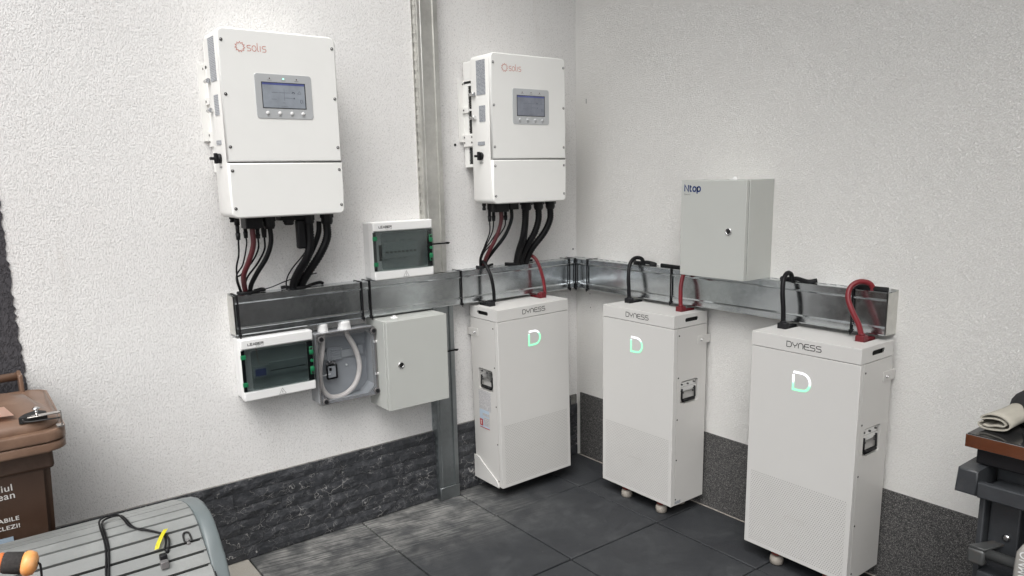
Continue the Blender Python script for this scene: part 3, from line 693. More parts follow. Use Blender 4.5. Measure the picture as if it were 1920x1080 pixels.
plugblock(inv1, -1.700+a, -1.640+a, gy-.03, gy+.03, 0, .042); mc4(inv1, -1.684+a, gy+.035, 0, .078); mc4(inv1, -1.652+a, gy, -.03, .050)
gland(inv1, -1.608+a, gy, 0, .021, .048, .020); gland(inv1, -1.619+a, gy+.03, 0, .010, .080, .02)
plugblock(inv1, -1.575+a, -1.452+a, gy-.022, gy+.022, 0, .020); gland(inv1, -1.535+a, gy, -.018, .018, .020, .008)
bm = new_bm(); add_box(bm, -1.508+a, -1.474+a, gy-.012, gy+.016, -.128, -.02, .007, 2); obj('data_stick', bm, M['black'], inv1)
gland(inv1, -1.462+a, gy-.008, -.005, .020, .034, .018); gland(inv1, -1.388+a, gy-.005, 0, .022, .044, .018)
a = .6885
mc4(inv2, -.655+a, gy, 0, .030); mc4(inv2, -.627+a, gy, 0, .080); mc4(inv2, -.598+a, gy+.01, 0, .080)
plugblock(inv2, -.610+a, -.540+a, gy-.03, gy+.03, 0, .040); mc4(inv2, -.550+a, gy+.012, -.01, .068); plugblock(inv2, -.535+a, -.485+a, gy-.03, gy+.03, 0, .032); mc4(inv2, -.524+a, gy+.02, -.01, .070)
gland(inv2, -.424+a, gy-.005, 0, .024, .040, .016); gland(inv2, -.352+a, gy-.005, 0, .022, .040, .016); gland(inv2, -.281+a, gy-.005, 0, .022, .040, .016)

def cable(pts, r, mat, lab, group=None, n=10, ribs=None, k=8, nm='power_cable'):
    bm = new_bm(); add_tube(bm, pts, r, n, True, k, ribs); return tag(obj(nm, bm, mat), lab, 'cable', group)
g1 = 'cables from the left inverter into the tray'; ty = -.030; tz = 1.035
cable([(-1.722, gy, 1.266), (-1.724, gy+.005, 1.21), (-1.730, -.10, 1.16), (-1.716, -.06, 1.10), (-1.690, -.035, tz)], .0032, M['blackcable'], 'thin black cable, leftmost under the left inverter', g1)
cable([(-1.672, gy-.005, 1.305), (-1.673, gy-.005, 1.24), (-1.690, -.115, 1.18), (-1.704, -.09, 1.13), (-1.692, -.05, 1.08), (-1.680, -.033, tz)], .0095, M['darkredcable'], 'thick dark red cable under the left inverter', g1)
cable([(-1.684, gy+.035, 1.268), (-1.684, -.09, 1.24), (-1.70, -.08, 1.17), (-1.722, -.06, 1.12), (-1.695, -.03, tz)], .0028, M['blackcable'], 'thin black cable mostly hidden behind the dark red cable under the left inverter', g1)
cable([(-1.652, gy, 1.263), (-1.655, gy, 1.225), (-1.675, -.11, 1.18), (-1.712, -.09, 1.135), (-1.722, -.065, 1.115), (-1.70, -.04, tz)], .0032, M['blackcable'], 'thin black cable curving behind the dark red one from its right, under the left inverter', g1)
cable([(-1.619, gy+.03, 1.263), (-1.622, -.095, 1.22), (-1.648, -.085, 1.17), (-1.685, -.07, 1.12), (-1.690, -.05, 1.08), (-1.680, -.026, tz)], .0036, M['blackcable'], 'thin black cable hugging the left of the thick black cable under the left inverter', g1)
cable([(-1.606, gy, 1.30), (-1.607, gy, 1.245), (-1.625, -.115, 1.19), (-1.658, -.09, 1.13), (-1.672, -.055, 1.08), (-1.664, -.033, tz)], .0088, M['blackcable'], 'thick black cable at the right of the left-hand bundle under the left inverter', g1)
cable([(-1.462, gy-.008, 1.31), (-1.462, gy-.008, 1.24), (-1.474, -.125, 1.18), (-1.498, -.085, 1.12), (-1.507, -.055, 1.075), (-1.503, -.040, tz)], .0165, M['blackcable'], 'thick corrugated black conduit below the data stick of the left inverter', g1, 14, 1, 14, 'conduit')
cable([(-1.390, gy-.005, 1.305), (-1.392, gy-.005, 1.25), (-1.418, -.12, 1.19), (-1.456, -.085, 1.12), (-1.474, -.055, 1.075), (-1.474, -.040, tz)], .0160, M['blackcable'], 'thick corrugated black conduit furthest right under the left inverter', g1, 14, 1, 14, 'conduit')
cable([(-1.405, gy+.03, 1.31), (-1.412, gy+.03, 1.26), (-1.445, -.09, 1.19), (-1.478, -.06, 1.12), (-1.485, -.03, tz)], .0100, M['blackcable'], 'medium black cable running behind the two conduits under the left inverter', g1)
cable([(-1.440, gy+.01, 1.31), (-1.441, -.11, 1.27), (-1.46, -.08, 1.20), (-1.515, -.06, 1.13), (-1.532, -.045, 1.085), (-1.524, -.030, tz)], .0026, M['blackcable'], 'thin black cable bowing out left of the conduits under the left inverter', g1)
bm = new_bm(); add_tube(bm, [(-1.665, -.045, 1.060), (-1.60, -.06, 1.072), (-1.52, -.075, 1.098), (-1.425, -.085, 1.112)], .0022, 6); tag(obj('loose_tie', bm, M['blackrub']), 'long loose end of a cable tie sticking up across the conduits of the left inverter', 'cable tie')
g2 = 'cables from the right inverter into the tray'
cable([(-.627, gy, 1.270), (-.629, gy, 1.22), (-.640, -.10, 1.16), (-.640, -.06, 1.10), (-.622, -.035, tz)], .0030, M['blackcable'], 'thin black cable, leftmost under the right inverter', g2)
cable([(-.598, gy+.01, 1.270), (-.604, -.11, 1.22), (-.632, -.09, 1.15), (-.638, -.06, 1.10), (-.618, -.03, tz)], .0030, M['blackcable'], 'thin black cable, second from the left under the right inverter', g2)
cable([(-.550, gy+.012, 1.272), (-.556, -.10, 1.235), (-.596, -.09, 1.18), (-.636, -.07, 1.12), (-.622, -.028, tz)], .0032, M['blackcable'], 'thin black cable passing behind the dark red cable under the right inverter', g2)
cable([(-.524, gy+.02, 1.270), (-.530, -.10, 1.235), (-.57, -.085, 1.18), (-.622, -.07, 1.13), (-.628, -.05, 1.085), (-.614, -.028, tz)], .0032, M['blackcable'], 'thin black cable rising to the rightmost small connector under the right inverter', g2)
cable([(-.567, gy-.004, 1.315), (-.569, gy-.004, 1.26), (-.590, -.115, 1.19), (-.612, -.09, 1.13), (-.612, -.055, 1.08), (-.600, -.036, tz)], .0088, M['darkredcable'], 'thick dark red cable under the right inverter', g2)
cable([(-.508, gy-.004, 1.32), (-.510, gy-.004, 1.27), (-.538, -.115, 1.20), (-.585, -.085, 1.13), (-.602, -.05, 1.08), (-.590, -.028, tz)], .0080, M['blackcable'], 'thick black cable right of the dark red one under the right inverter', g2)
cable([(-.430, gy-.005, 1.312), (-.432, gy-.005, 1.25), (-.440, -.12, 1.18), (-.436, -.08, 1.11), (-.424, -.042, tz)], .0165, M['blackcable'], 'thick black conduit, left of the three under the right inverter', g2, 14, 1, 14, 'conduit')
cable([(-.405, gy+.010, 1.31), (-.408, -.11, 1.24), (-.412, -.10, 1.17), (-.415, -.07, 1.10), (-.408, -.03, tz)], .0085, M['blackcable'], 'thinner black cable between the conduits under the right inverter', g2)
cable([(-.352, gy-.005, 1.312), (-.354, gy-.005, 1.26), (-.372, -.12, 1.20), (-.405, -.085, 1.12), (-.404, -.042, tz)], .0160, M['blackcable'], 'thick black conduit, middle of the three under the right inverter', g2, 14, 1, 14, 'conduit')
cable([(-.281, gy-.005, 1.312), (-.284, gy-.005, 1.26), (-.312, -.12, 1.20), (-.364, -.085, 1.12), (-.376, -.042, tz)], .0160, M['blackcable'], 'thick black conduit, right of the three under the right inverter', g2, 14, 1, 14, 'conduit')
def trim(pts, lab, r=.0062):
    bm = new_bm(); add_tube(bm, pts, r, 8, True, 6); tag(obj('rubber_edge_trim', bm, M['blackrub']), lab, 'rubber trim', 'rubber trims where cables enter the trays')
T = 1.060
trim([(-1.712, -.030, T), (-1.704, -.052, T+.001), (-1.675, -.056, T), (-1.640, -.045, T+.003), (-1.612, -.026, T+.001), (-1.622, -.018, T+.004), (-1.65, -.022, T)], 'black rubber edge trim on the tray top under the left inverter, left one')
trim([(-1.545, -.020, T+.001), (-1.53, -.030, T+.003), (-1.50, -.058, T), (-1.46, -.060, T), (-1.43, -.032, T+.002), (-1.39, -.022, T+.006), (-1.375, -.024, T)], 'black rubber edge trim on the tray top under the left inverter, right one by the conduits')
trim([(-.640, -.030, T+.001), (-.63, -.052, T), (-.60, -.056, T), (-.57, -.035, T+.002), (-.545, -.022, T+.003)], 'black rubber edge trim on the tray top where the left cables of the right inverter enter')
trim([(-.47, -.020, T), (-.44, -.058, T), (-.40, -.062, T), (-.37, -.058, T), (-.34, -.030, T+.003), (-.305, -.016, T+.002)], 'black rubber edge trim on the tray top under the three conduits of the right inverter')
trim([(-.012, -.415, T+.002), (-.030, -.44, T+.001), (-.040, -.475, T+.002), (-.020, -.50, T+.005), (-.022, -.55, T), (-.040, -.535, T)], 'black rubber edge trim on the right tray by the black cable of the middle battery', .0085)
trim([(-.020, -.585, T), (-.024, -.62, T), (-.030, -.70, T), (-.030, -.76, T)], 'black rubber edge trim on the right tray just left of the lettered grey cabinet', .0075)
trim([(-.030, -1.195, T), (-.042, -1.225, T+.001), (-.030, -1.26, T+.004), (-.040, -1.31, T-.001), (-.022, -1.335, T+.004)], 'black rubber edge trim on the right tray by the black cable of the right battery', .0085)
trim([(-.040, -1.49, T+.001), (-.045, -1.52, T+.002), (-.045, -1.57, T), (-.040, -1.605, T)], 'black rubber edge trim at the right end of the right tray by the red cable', .0095)

# ------------------------------------------------------------------ smoked-window boxes
def window_box(lab, loc, kind):
    t = thing('breaker_box', lab, 'breaker box', loc, 0, 'breaker boxes with smoked windows'); Wd, H, D = .277, .236, .1
    bm = new_bm(); add_box(bm, .003, Wd-.003, -.056, 0, .003, H-.003, .006); obj('back_box', bm, M['abs'], t)
    bm = new_bm(); pr = [(-.054, .004), (-.075, .001), (-D+.008, .0), (-D, .006), (-D, H-.006), (-D+.008, H), (-.075, H-.001), (-.054, H-.004)]
    # cover as ring: top and bottom bands + side bars around the window opening
    zb, zt = .037, .197
    def band(z0, z1, top):
        bm = new_bm(); add_box(bm, 0, Wd, -D, -.056, z0, z1, .0055, 3); return obj('cover_band', bm, M['abs_w'], t)
    band(0, zb, 0); band(zt, H, 1)
    box_obj('cover_side', (.0, .010, -D+.006, -.056, zb-.004, zt+.004), M['abs_w'], t, .003); box_obj('cover_side', (Wd-.010, Wd, -D+.006, -.056, zb-.004, zt+.004), M['abs_w'], t, .003)
    # inside
    box_obj('inner_panel', (.010, Wd-.010, -.062, -.058, zb, zt), M['abs'], t)
    if kind == 'upper':
        box_obj('breaker_row', (.055, .215, -.078, -.062, .085, .148), M['abs'], t, .002)
        for i in range(8): box_obj('breaker_toggle', (.064+i*.0185, .074+i*.0185, -.085, -.078, .106, .113), M['black'], t, .001, 1)
        box_obj('breaker_gap', (.040, .052, -.066, -.0625, .075, .140), M['dark'], t)
        bm = new_bm(); P = lambda u, v: (u, -.0785, v)
        for x, z in ((.06, .078), (.085, .082), (.125, .080), (.15, .083)): ribbon(bm, [(x, z-.003), (x+.004, z+.004), (x+.008, z-.004), (x+.013, z+.002), (x+.020, z-.002)], .0018, lambda u, v: (u, -.0628, v))
        for x in (.075, .11, .15, .19): ribbon(bm, [(x-.010, .155), (x+.008, .155)], .0014, lambda u, v: (u, -.0628, v)); ribbon(bm, [(x+.002, .1575), (x+.008, .155), (x+.002, .1525)], .0014, lambda u, v: (u, -.0628, v))
        for x in (.218, .226, .234, .244): ribbon(bm, [(x, .09), (x, .15)], .0012, lambda u, v: (u, -.0628, v))
        obj('handwriting', bm, M['ink'], t)
    else:
        box_obj('meter', (.045, .110, -.080, -.062, .078, .124), M['abs'], t, .002); box_obj('meter_display', (.052, .092, -.0815, -.080, .086, .113), M['scrbar'], t)
        box_obj('blank_cover', (.112, .255, -.070, -.062, .098, .128), M['abs'], t, .001); box_obj('blank_cover', (.112, .255, -.070, -.062, .078, .094), M['abs'], t, .001)
        box_obj('rail_slot', (.114, .250, -.0685, -.062, .0945, .0975), M['dark'], t)
        bm = new_bm(); ribbon(bm, [(.066, .195), (.070, .15), (.074, .128)], .0018, lambda u, v: (u, -.0628, v)); obj('inner_wire', bm, M['orangeink'], t)
    # smoked window: bulging cover plate
    bm = new_bm(); add_prism(bm, rounded_rect(-.002, Wd+.001, zb+.0008, zt-.0008, .003, 2), -D+.0015, -D-.0015, 'y', .001); w = obj('smoked_window', bm, M['tint'], t)
    bm = new_bm(); add_prism(bm, rounded_rect(.032, Wd-.030, zb+.006, zt-.006, .008, 3), -D-.0016, -D-.0050, 'y', .0015); obj('raised_pane', bm, M['tint'], w)
    box_obj('hinge_strip', (.0, .012, -D+.0022, -D+.006, zb+.002, zt-.002), M['black'], t); box_obj('latch_strip', (Wd-.026, Wd-.004, -D+.0022, -D+.006, zb+.002, zt-.002), M['black'], t)
    for z in (.170, .066): box_obj('green_hinge', (-.0035, .015, -D-.0045, -D+.003, z-.008, z+.008), M['green'], t, .0015)
    for z, up in ((.156, 1), (.078, -1)):
        bm = new_bm(); add_box(bm, Wd-.020, Wd-.004, -D-.006, -D+.002, z-.012 if up > 0 else z-.002, z+.002 if up > 0 else z+.012, .002); add_box(bm, Wd-.019, Wd-.005, -D-.003, -D+.002, z-.016, z+.016, .002); l_ = obj('green_latch', bm, M['green'], t)
        cyl_obj('latch_hole', (Wd-.012, -D-.0032, z+.009*up), .0050, -.001, 'y', M['dark'], l_, 12)
    bm = new_bm(); add_cyl(bm, (Wd-.012, -D-.001, .117), .0062, -.004, 'y', 16); obj('green_button', bm, M['green'], t)
    bm = new_bm(); P = lambda u, v: (u, -D-.0006, v)
    stroke_text(bm, 'LeABeR', .026, .084, .2115, .2195, .0019, P, .18); obj('lettering', bm, M['ink'], t)
    bm = new_bm(); stroke_text(bm, 'SOLAR', .056, .084, .2045, .2085, .0007, P, .7); obj('small_lettering', bm, M['greyink'], t)
    bm = new_bm(); cx = .142; ribbon(bm, [(cx-.013, .0065), (cx+.013, .0065), (cx, .0295)], .0011, P, True); ribbon(bm, [(cx+.002, .022), (cx-.002, .015), (cx+.002, .0155), (cx-.001, .009)], .0009, P); obj('warning_triangle', bm, M['ink'], t)
    return t
window_box('upper breaker box with smoked window and handwriting inside, above the tray by the rail', (-1.1835, 0, 1.0575), 'upper')
window_box('lower breaker box with smoked window and blue meter display, below the left tray end', (-1.7415, 0, .660), 'lower')

# clear junction box
t = thing('junction_box', 'junction box with a clear lid showing a white cable loop, hanging below the tray', 'junction box', (-1.447, 0, .580)); Wd, H, D = .252, .292, .092
def ring_prism(bm, o, i, a0, a1):
    P = lambda u, v, d: (u, a0+d, v); plate_holes(bm, o, [i], P, a1-a0, False)
bm = new_bm(); ring_prism(bm, rounded_rect(.0, Wd, .004, H, .008), rounded_rect(.006, Wd-.006, .010, H-.006, .008), -D+.012, -.003); add_box(bm, .002, Wd-.002, -.0035, -.0005, .006, H-.002); obj('back_tray', bm, M['boxgrey'], t)
ch = new_bm(); add_prism(ch, [(Wd-.006, .010), (Wd-.006, .045), (Wd-.045, .010)], -D+.014, -.004, 'y'); obj('corner_web', ch, M['boxgrey'], t)
ch = new_bm(); add_prism(ch, [(.006, .010), (.045, .010), (.006, .045)], -D+.014, -.004, 'y'); obj('corner_web', ch, M['boxgrey'], t)
bm = new_bm(); add_prism(bm, rounded_rect(0, Wd+.002, 0, H+.001, .010), -D+.0105, -D+.0075, 'y'); lid = obj('clear_lid', bm, M['clear'], t)
bm = new_bm(); P = lambda u, v, d: (u, -D+.004+d, v)
oct_ = [(.034, .014), (Wd-.034, .014), (Wd-.014, .040), (Wd-.014, H-.034), (Wd-.034, H-.014), (.034, H-.014), (.014, H-.036), (.014, .036)]
for off, w in ((0, .0022), (.006, .0012)):
    ribbon(bm, [(x+(off if x > Wd/2 else -off)*.8, z+(off if z > H/2 else -off)*.8) for x, z in oct_], w, lambda u, v: (u, -D+.006, v), True)
obj('lid_bead', bm, M['clearedge'], t)
bm = new_bm(); plate_holes(bm, rounded_rect(.001, Wd+.001, .001, H, .009), [rounded_rect(.0045, Wd-.003, .0045, H-.004, .008)], lambda u, v, d: (u, -D+.0035+d, v), .006, False); obj('lid_rim', bm, M['clearedge'], t)
for x, z in ((.018, .271), (.245, .274), (.247, .019), (.021, .016)):
    bm = new_bm(); add_cyl(bm, (x, -D+.008, z), .013, -.010, 'y', 14); o = obj('screw_post', bm, M['clearedge'], t); cyl_obj('screw', (x, -D-.0022, z), .0085, -.002, 'y', M['black'], o)
for z in (.226, .089):
    bm = new_bm(); add_cyl(bm, (Wd+.006, -D+.010, z-.006), .005, .012, 'z', 10); add_box(bm, Wd-.004, Wd+.006, -D+.006, -D+.014, z-.005, z+.005, .001, 1); obj('lid_hinge', bm, M['abs_w'], t)
for x, r in ((.046, .020), (.137, .026)):
    bm = new_bm(); add_cyl(bm, (x, -.048, H), r*1.1, .007, 'z', 8); add_lathe(bm, [(r, 0), (r, .020), (r*.85, .026), (r*.6, .028)], (x, -.048, H+.007), 'z', 16); o = obj('cable_gland', bm, M['abs_w'], t)
    for p in o.data.polygons: p.use_smooth = False
bm = new_bm(); add_box(bm, .02, Wd-.02, -.012, -.004, .166, .196); obj('mounting_rail', bm, M['panel'], t)
bm = new_bm()
for i in range(5): add_box(bm, .086, .128, -.020, -.012, .163+i*.0095, .168+i*.0095)
add_box(bm, .070, .134, -.016, -.011, .158, .214, .001, 1); add_box(bm, .205, .232, -.018, -.01, .166, .208, .002, 1); obj('terminal_block', bm, M['boxgrey'], t)
bm = new_bm(); plate_holes(bm, rounded_rect(.058, .105, .086, .148, .006), [rounded_rect(.064, .099, .092, .142, .005)], lambda u, v, d: (u, -.030+d, v), .006, False); sw = obj('switch_frame', bm, M['black'], t)
box_obj('switch', (.064, .099, -.028, -.006, .092, .140), M['boxgrey'], t, .002); box_obj('switch_rocker', (.070, .080, -.031, -.028, .122, .134), M['black'], t)
bm = new_bm(); add_tube(bm, [(.030, -.02, .104), (.05, -.024, .106), (.074, -.03, .109)], .0025, 6); obj('white_wire', bm, M['abs_w'], t)
for x, z in ((.062, .152), (.075, .156), (.088, .153), (.096, .148)):
    bm = new_bm(); add_cyl(bm, (x, -.026, z-.006), .005, .012, 'z', 8); obj('wire_connector', bm, M['clearedge'], t)
for x, z in ((.135, .20), (.148, .178), (.155, .13), (.20, .178)): cyl_obj('fixing_stud', (x, -.004, z), .004, -.006, 'y', M['abs_w'], t, 10)
bm = new_bm(); add_tube(bm, [(-1.310, -.048, .875), (-1.293, -.046, .835), (-1.268, -.040, .790), (-1.250, -.036, .735), (-1.249, -.036, .685), (-1.268, -.036, .635), (-1.305, -.038, .603), (-1.350, -.042, .592), (-1.395, -.048, .604), (-1.425, -.055, .650), (-1.428, -.055, .72), (-1.412, -.05, .79), (-1.402, -.048, .875)], .0105, 12)
tag(obj('white_cable', bm, M['white_cable']), 'white cable bent in a loop inside the clear junction box', 'cable')

# grey cabinets
def cabinet(lab, loc, rz, Wd, H, D, hinge_gap, lock, cap, name_):
    t = thing(name_, lab, 'cabinet', loc, rz)
    bm = new_bm(); add_box(bm, 0, Wd, -D+.020, 0, 0, H, .0018, 2); obj('cabinet_body', bm, M['cab'], t)
    box_obj('door_seal', (.004, Wd-.004, -D+.016, -D+.021, .004, H-.004), M['ink'], t)
    bm = new_bm(); add_box(bm, .0012, Wd-.0012, -D, -D+.0165, .0010, H-.0010, .0018, 2); d = obj('door', bm, M['cab'], t)
    bm = new_bm(); add_lathe(bm, [(.0135, 0), (.0135, -.004), (.0105, -.0055), (.0102, -.0030), (.002, -.0028)], (lock[0], -D, lock[1]), 'y', 20); l = obj('lock', bm, M['chrome'], d)
    cyl_obj('lock_core', (lock[0], -D-.002, lock[1]), .0088, -.0022, 'y', M['darkmetal'], l); box_obj('key_slot', (lock[0]-.001, lock[0]+.001, -D-.0052, -D-.004, lock[1]-.005, lock[1]+.005), M['dark'], l)
    bm = new_bm(); add_lathe(bm, [(cap[2], 0), (cap[2], .0025), (cap[2]*.6, .004), (cap[2]*.45, .005)], (cap[0], cap[1], H), 'z', 20); add_cyl(bm, (cap[0], cap[1], H+.004), cap[2]*.4, .006, 'z', 10); obj('cable_entry_plug', bm, M['abs_w'], t)
    return t, d
cabinet('plain light grey metal cabinet with a lock on its left side, under the left tray', (-1.1877, 0, .5238), 0, .289, .374, .173, 0, (.060, .188), (.075, -.108, .016), 'metal_cabinet')
tn, dn_ = cabinet('light grey metal cabinet with blue lettering in its corner, on the right wall', (-.0005, -.8167, 1.0535), R(-90), .3086, .3795, .1714, 0, (.2343, .186), (.185, -.075, .022), 'metal_cabinet')
bm = new_bm(); stroke_text(bm, 'ntqp', .018, .096, .336, .361, .0058, lambda u, v: (u, -.1714-.0006, v), .20); obj('lettering', bm, M['blueink'], dn_)
font_obj('small_lettering', 'Electric', .0095, lambda u, v: (.016+u, -.1714-.0006, .3215+v), M['greyink'], dn_)

# ------------------------------------------------------------------ batteries
M['emb'] = plain('shade_grey_steel', (.49, .475, .45), .5)
def battery(lab, loc, rz, logo, shared=None, ry=0, extra=None):
    t = thing('battery_cabinet', lab, 'battery', loc, rz, 'white battery cabinets', ry); Wd, H, D, L = .4128, .83, .2099, .0534; zc = .0598
    z0 = 0.0; zl = H-L
    bm = new_bm(); add_box(bm, .0215, Wd-.0215, -D+.004, -.002, z0+.002, zl-.004); obj('inner_body', bm, M['ink'], t)
    # front: plain upper + perforated lower share one sheet
    bm = new_bm(); add_box(bm, .0, Wd, -D, -D+.022, z0, zl-.0018, .0016, 2); obj('front_panel', bm, M['perf'], t)
    # vent outline
    bm = new_bm(); ribbon(bm, rounded_rect(.168, .244, .149, .163, .006, 4), .0016, lambda u, v: (u, -D-.0008, v), True); obj('embossed_slot', bm, M['emb'], t)
    # side panels with handle pocket
    for s in (0, 1):
        sx = 0 if s == 0 else Wd; sg = 1 if s == 0 else -1
        bm = new_bm(); hole = rounded_rect(-D+.048, -D+.160, .447, .546, .012, 4)
        plate_holes(bm, [(-D+.0232, z0+.0005), (-.0, z0+.0005), (-.0, zl-.0018), (-D+.0232, zl-.0018)], [hole], lambda u, v, d: (sx+sg*d, u, v), .020, True)
        sp = obj('side_panel', bm, M['batt_side'], t)
        xo = sx-sg*.0
        bm = new_bm(); add_box(bm, sx+sg*.006, sx+sg*.009, -D+.052, -D+.150, .500, .540, .001, 1)
        add_box(bm, sx+sg*.004, sx+sg*.007, -D+.048, -D+.156, .506, .520, .001, 1); hp = obj('handle_plate', bm, M['chrome'], t)
        bm = new_bm(); add_tube(bm, [(sx+sg*.004, -D+.062, .512), (sx+sg*.003, -D+.060, .468), (sx+sg*.003, -D+.066, .4600), (sx+sg*.003, -D+.138, .4600), (sx+sg*.003, -D+.144, .468), (sx+sg*.004, -D+.142, .512)], .0040, 8, False); 
        add_cyl(bm, (sx+sg*.003, -D+.066, .461), .0075, .072, 'y', 10); obj('carry_handle', bm, M['blackrub'], t)
        for y, z in ((.062, .531), (.140, .531), (.10, .529), (.070, .494), (.132, .494)): cyl_obj('rivet', (sx+sg*.006, -D+y, z), .0042, -sg*.003, 'x', M['darkmetal'], hp, 10)
        for y, z in ((.033, .744), (.032, .565), (.030, .384), (.030, .205), (.030, .027)): screw_obj(t, sx+sg*.0002, -D+y, z, -sg, .0036)
        bm = new_bm(); add_prism(bm, rounded_rect(-D+.150, .022, .691, .727, .005), sx-sg*.0022, sx, 'x', .0006); b = obj('wall_bracket', bm, M['batt_side'], t)
        bm = new_bm(); add_cyl(bm, (sx-sg*.0022, -D+.172, .709), .0062, -sg*.004, 'x', 12); add_cyl(bm, (sx-sg*.006, -D+.172, .709), .004, -sg*.004, 'x', 6); obj('bolt', bm, M['chrome'], b)
    # lid
    bm = new_bm(); add_box(bm, 0.0006, Wd-.0006, -D+.0004, -.0004, zl+.0012, H-.006); 
    lid_ = None; bm.free()
    bm = new_bm(); P = lambda u, v, d: (u, v, H-d)
    holes = [rounded_rect(.034, .072, -.112, -.012, .003, 2), rounded_rect(.328, .368, -.112, -.012, .003, 2)]
    plate_holes(bm, [(.0022, -D+.0022), (Wd-.0022, -D+.0022), (Wd-.0022, -.0), (.0022, 0)], holes, P, .022, 'nosides')
    lid_ = obj('lid_top', bm, M['batt'], t)
    bm = new_bm()
    add_box(bm, 0, Wd, -D, -D+.0035, zl+.0010, H-.0022); 
    # small rounded top edges
    add_prism(bm, [(-D, H-.0022), (-D+.0007, H-.0006), (-D+.0022, H), (-D+.0035, H), (-D+.0035, H-.0022)], .0022, Wd-.0022, 'x')
    obj('lid_front', bm, M['batt'], t)
    for s in (0, 1):
        sx = 0 if s == 0 else Wd; sg = 1 if s == 0 else -1
        bm = new_bm(); sl_ = rounded_rect(-D+.068, -D+.150, .797, .814, .008, 5)
        plate_holes(bm, [(-D+.0035, zl+.0010), (0, zl+.0010), (0, H-.0003), (-D+.0035, H-.0003)], [sl_], lambda u, v, d: (sx+sg*d, u, v), .0022, False)
        obj('lid_side', bm, M['batt'], t)
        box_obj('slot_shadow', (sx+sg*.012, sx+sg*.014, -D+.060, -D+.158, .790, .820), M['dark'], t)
    # lettering, lit logo
    bm = new_bm(); P = lambda u, v: (u, -D-.0006, v); stroke_text(bm, 'DYNESS', .142, .272, .7945, .8135, .0027, P, .20); obj('lettering', bm, M['ink'], t)
    bm = new_bm(); path = [(.1745, .7080), (.203, .7080)]+arc(.2065, .6760, .032, .032, 88, -60, 12)+[(.212, .6460), (.200, .6452), (.1745, .6452), (.1745, .6985)]
    ribbon(bm, path, .0078, lambda u, v: (u, -D-.0010, v)); lg = obj('lit_logo', bm, M[logo], t)
    # plugs
    for x, m_, nm in ((.051, 'black', 'black_plug'), (.349, 'redplug', 'red_plug')):
        bm = new_bm(); add_box(bm, x-.015, x+.015, -.112, -.080, H-.018, H+.021, .003); add_cyl(bm, (x, -.096, H+.021), .0125, .006, 'z', 12, .0105); obj(nm, bm, M[m_], t)
        box_obj('plug_base', (x-.010, x+.010, -.078, -.020, H-.019, H+.006), M[m_], t, .002)
    # casters
    for x, y in (((.120, -.172), (.329, -.172)) if not extra or extra is b2_extra else ())+((.090, -.045), (Wd-.090, -.045)):
        cs = box_obj('caster', (x-.019, x+.019, y-.019, y+.019, -.006, 0), M['casterw'], t, .001, 1)
        bm = new_bm(); add_lathe(bm, [(.010, -.026), (.021, -.018), (.022, -.008), (.018, -.006)], (x, y, 0), 'z', 18); obj('swivel', bm, M['casterr'], cs)
        bm = new_bm(); add_lathe(bm, [(.018, -zc), (.024, -zc+.004), (.0255, -zc+.018), (.024, -.030), (.019, -.026)], (x, y, 0), 'z', 20); obj('wheel', bm, M['casterw'], cs)
    if extra: extra(t, Wd, H, D)
    return t
def b1_extra(t, Wd, H, D):
    x = -.0006
    box_obj('printed_label', (x, .001, -D+.072, -D+.166, .368, .440), M['label_w'], t); box_obj('printed_label', (x, .001, -D+.072, -D+.166, .348, .3665), M['label_w'], t)
    box_obj('printed_label', (x, .001, -D+.088, -D+.163, .262, .3465), M['bluelabel'], t)
    box_obj('printed_label', (x-.0002, .001, -D+.088, -D+.140, .318, .332), M['label_w'], t); box_obj('printed_label', (x-.0002, .001, -D+.088, -D+.132, .270, .312), M['label_w'], t)
    box_obj('red_warning', (x-.0004, .001, -D+.140, -D+.163, .268, .300), M['redlabel'], t); box_obj('red_stripe', (x-.0004, .001, -D+.088, -D+.163, .2585, .2620), M['redlabel'], t)
    bm = new_bm(); ribbon(bm, [(-D+.152, .274), (-D+.151, .284), (-D+.154, .288), (-D+.149, .294)], .004, lambda u, v: (x-.0009, u, v)); obj('pictogram', bm, M['whiteink'], t)
    bm = new_bm(); pts = [(-D+.026, -.004), (-D+.030, .012), (-D+.045, .030), (-D+.150, .085), (-D+.175, .104), (-D+.195, .108), (.008, .108), (.008, -.004)]
    add_prism(bm, pts, -.006, -.0005, 'x', .0008); obj('foot_bracket', bm, M['batt'], t)
def b2_extra(t, Wd, H, D): box_obj('small_sticker', (Wd-.001, Wd+.0006, -D+.025, -D+.062, .006, .019), M['label'], t)
lean = -R(.845)
B1 = battery('white battery cabinet against the left wall with printed labels on its side', (-.6688, -.025, .0598), 0, 'logo_a', ry=lean, extra=b1_extra)
B2 = battery('middle white battery cabinet against the right wall, lit letter D mostly green', (-.025, -.4355, .0598), R(-90), 'logo_a', extra=b2_extra)
B3 = battery('nearest white battery cabinet at the right, lit letter D half white half green', (-.025, -1.2172, .0598), R(-90), 'logo_b')
bc = 'cables from the tray into the batteries'
zt = .905
cable([(-.610, -.121, zt), (-.612, -.120, .96), (-.618, -.112, 1.02), (-.622, -.085, 1.066), (-.618, -.055, 1.085), (-.612, -.035, 1.070), (-.608, -.030, tz)], .0080, M['blackcable'], 'black cable rising from the left battery into the left tray', bc)
cable([(-.312, -.121, zt), (-.316, -.119, .96), (-.326, -.110, 1.02), (-.338, -.088, 1.075), (-.352, -.062, 1.092), (-.366, -.045, 1.075), (-.370, -.040, tz)], .0080, M['redcable'], 'red cable rising from the left battery into the left tray', bc)
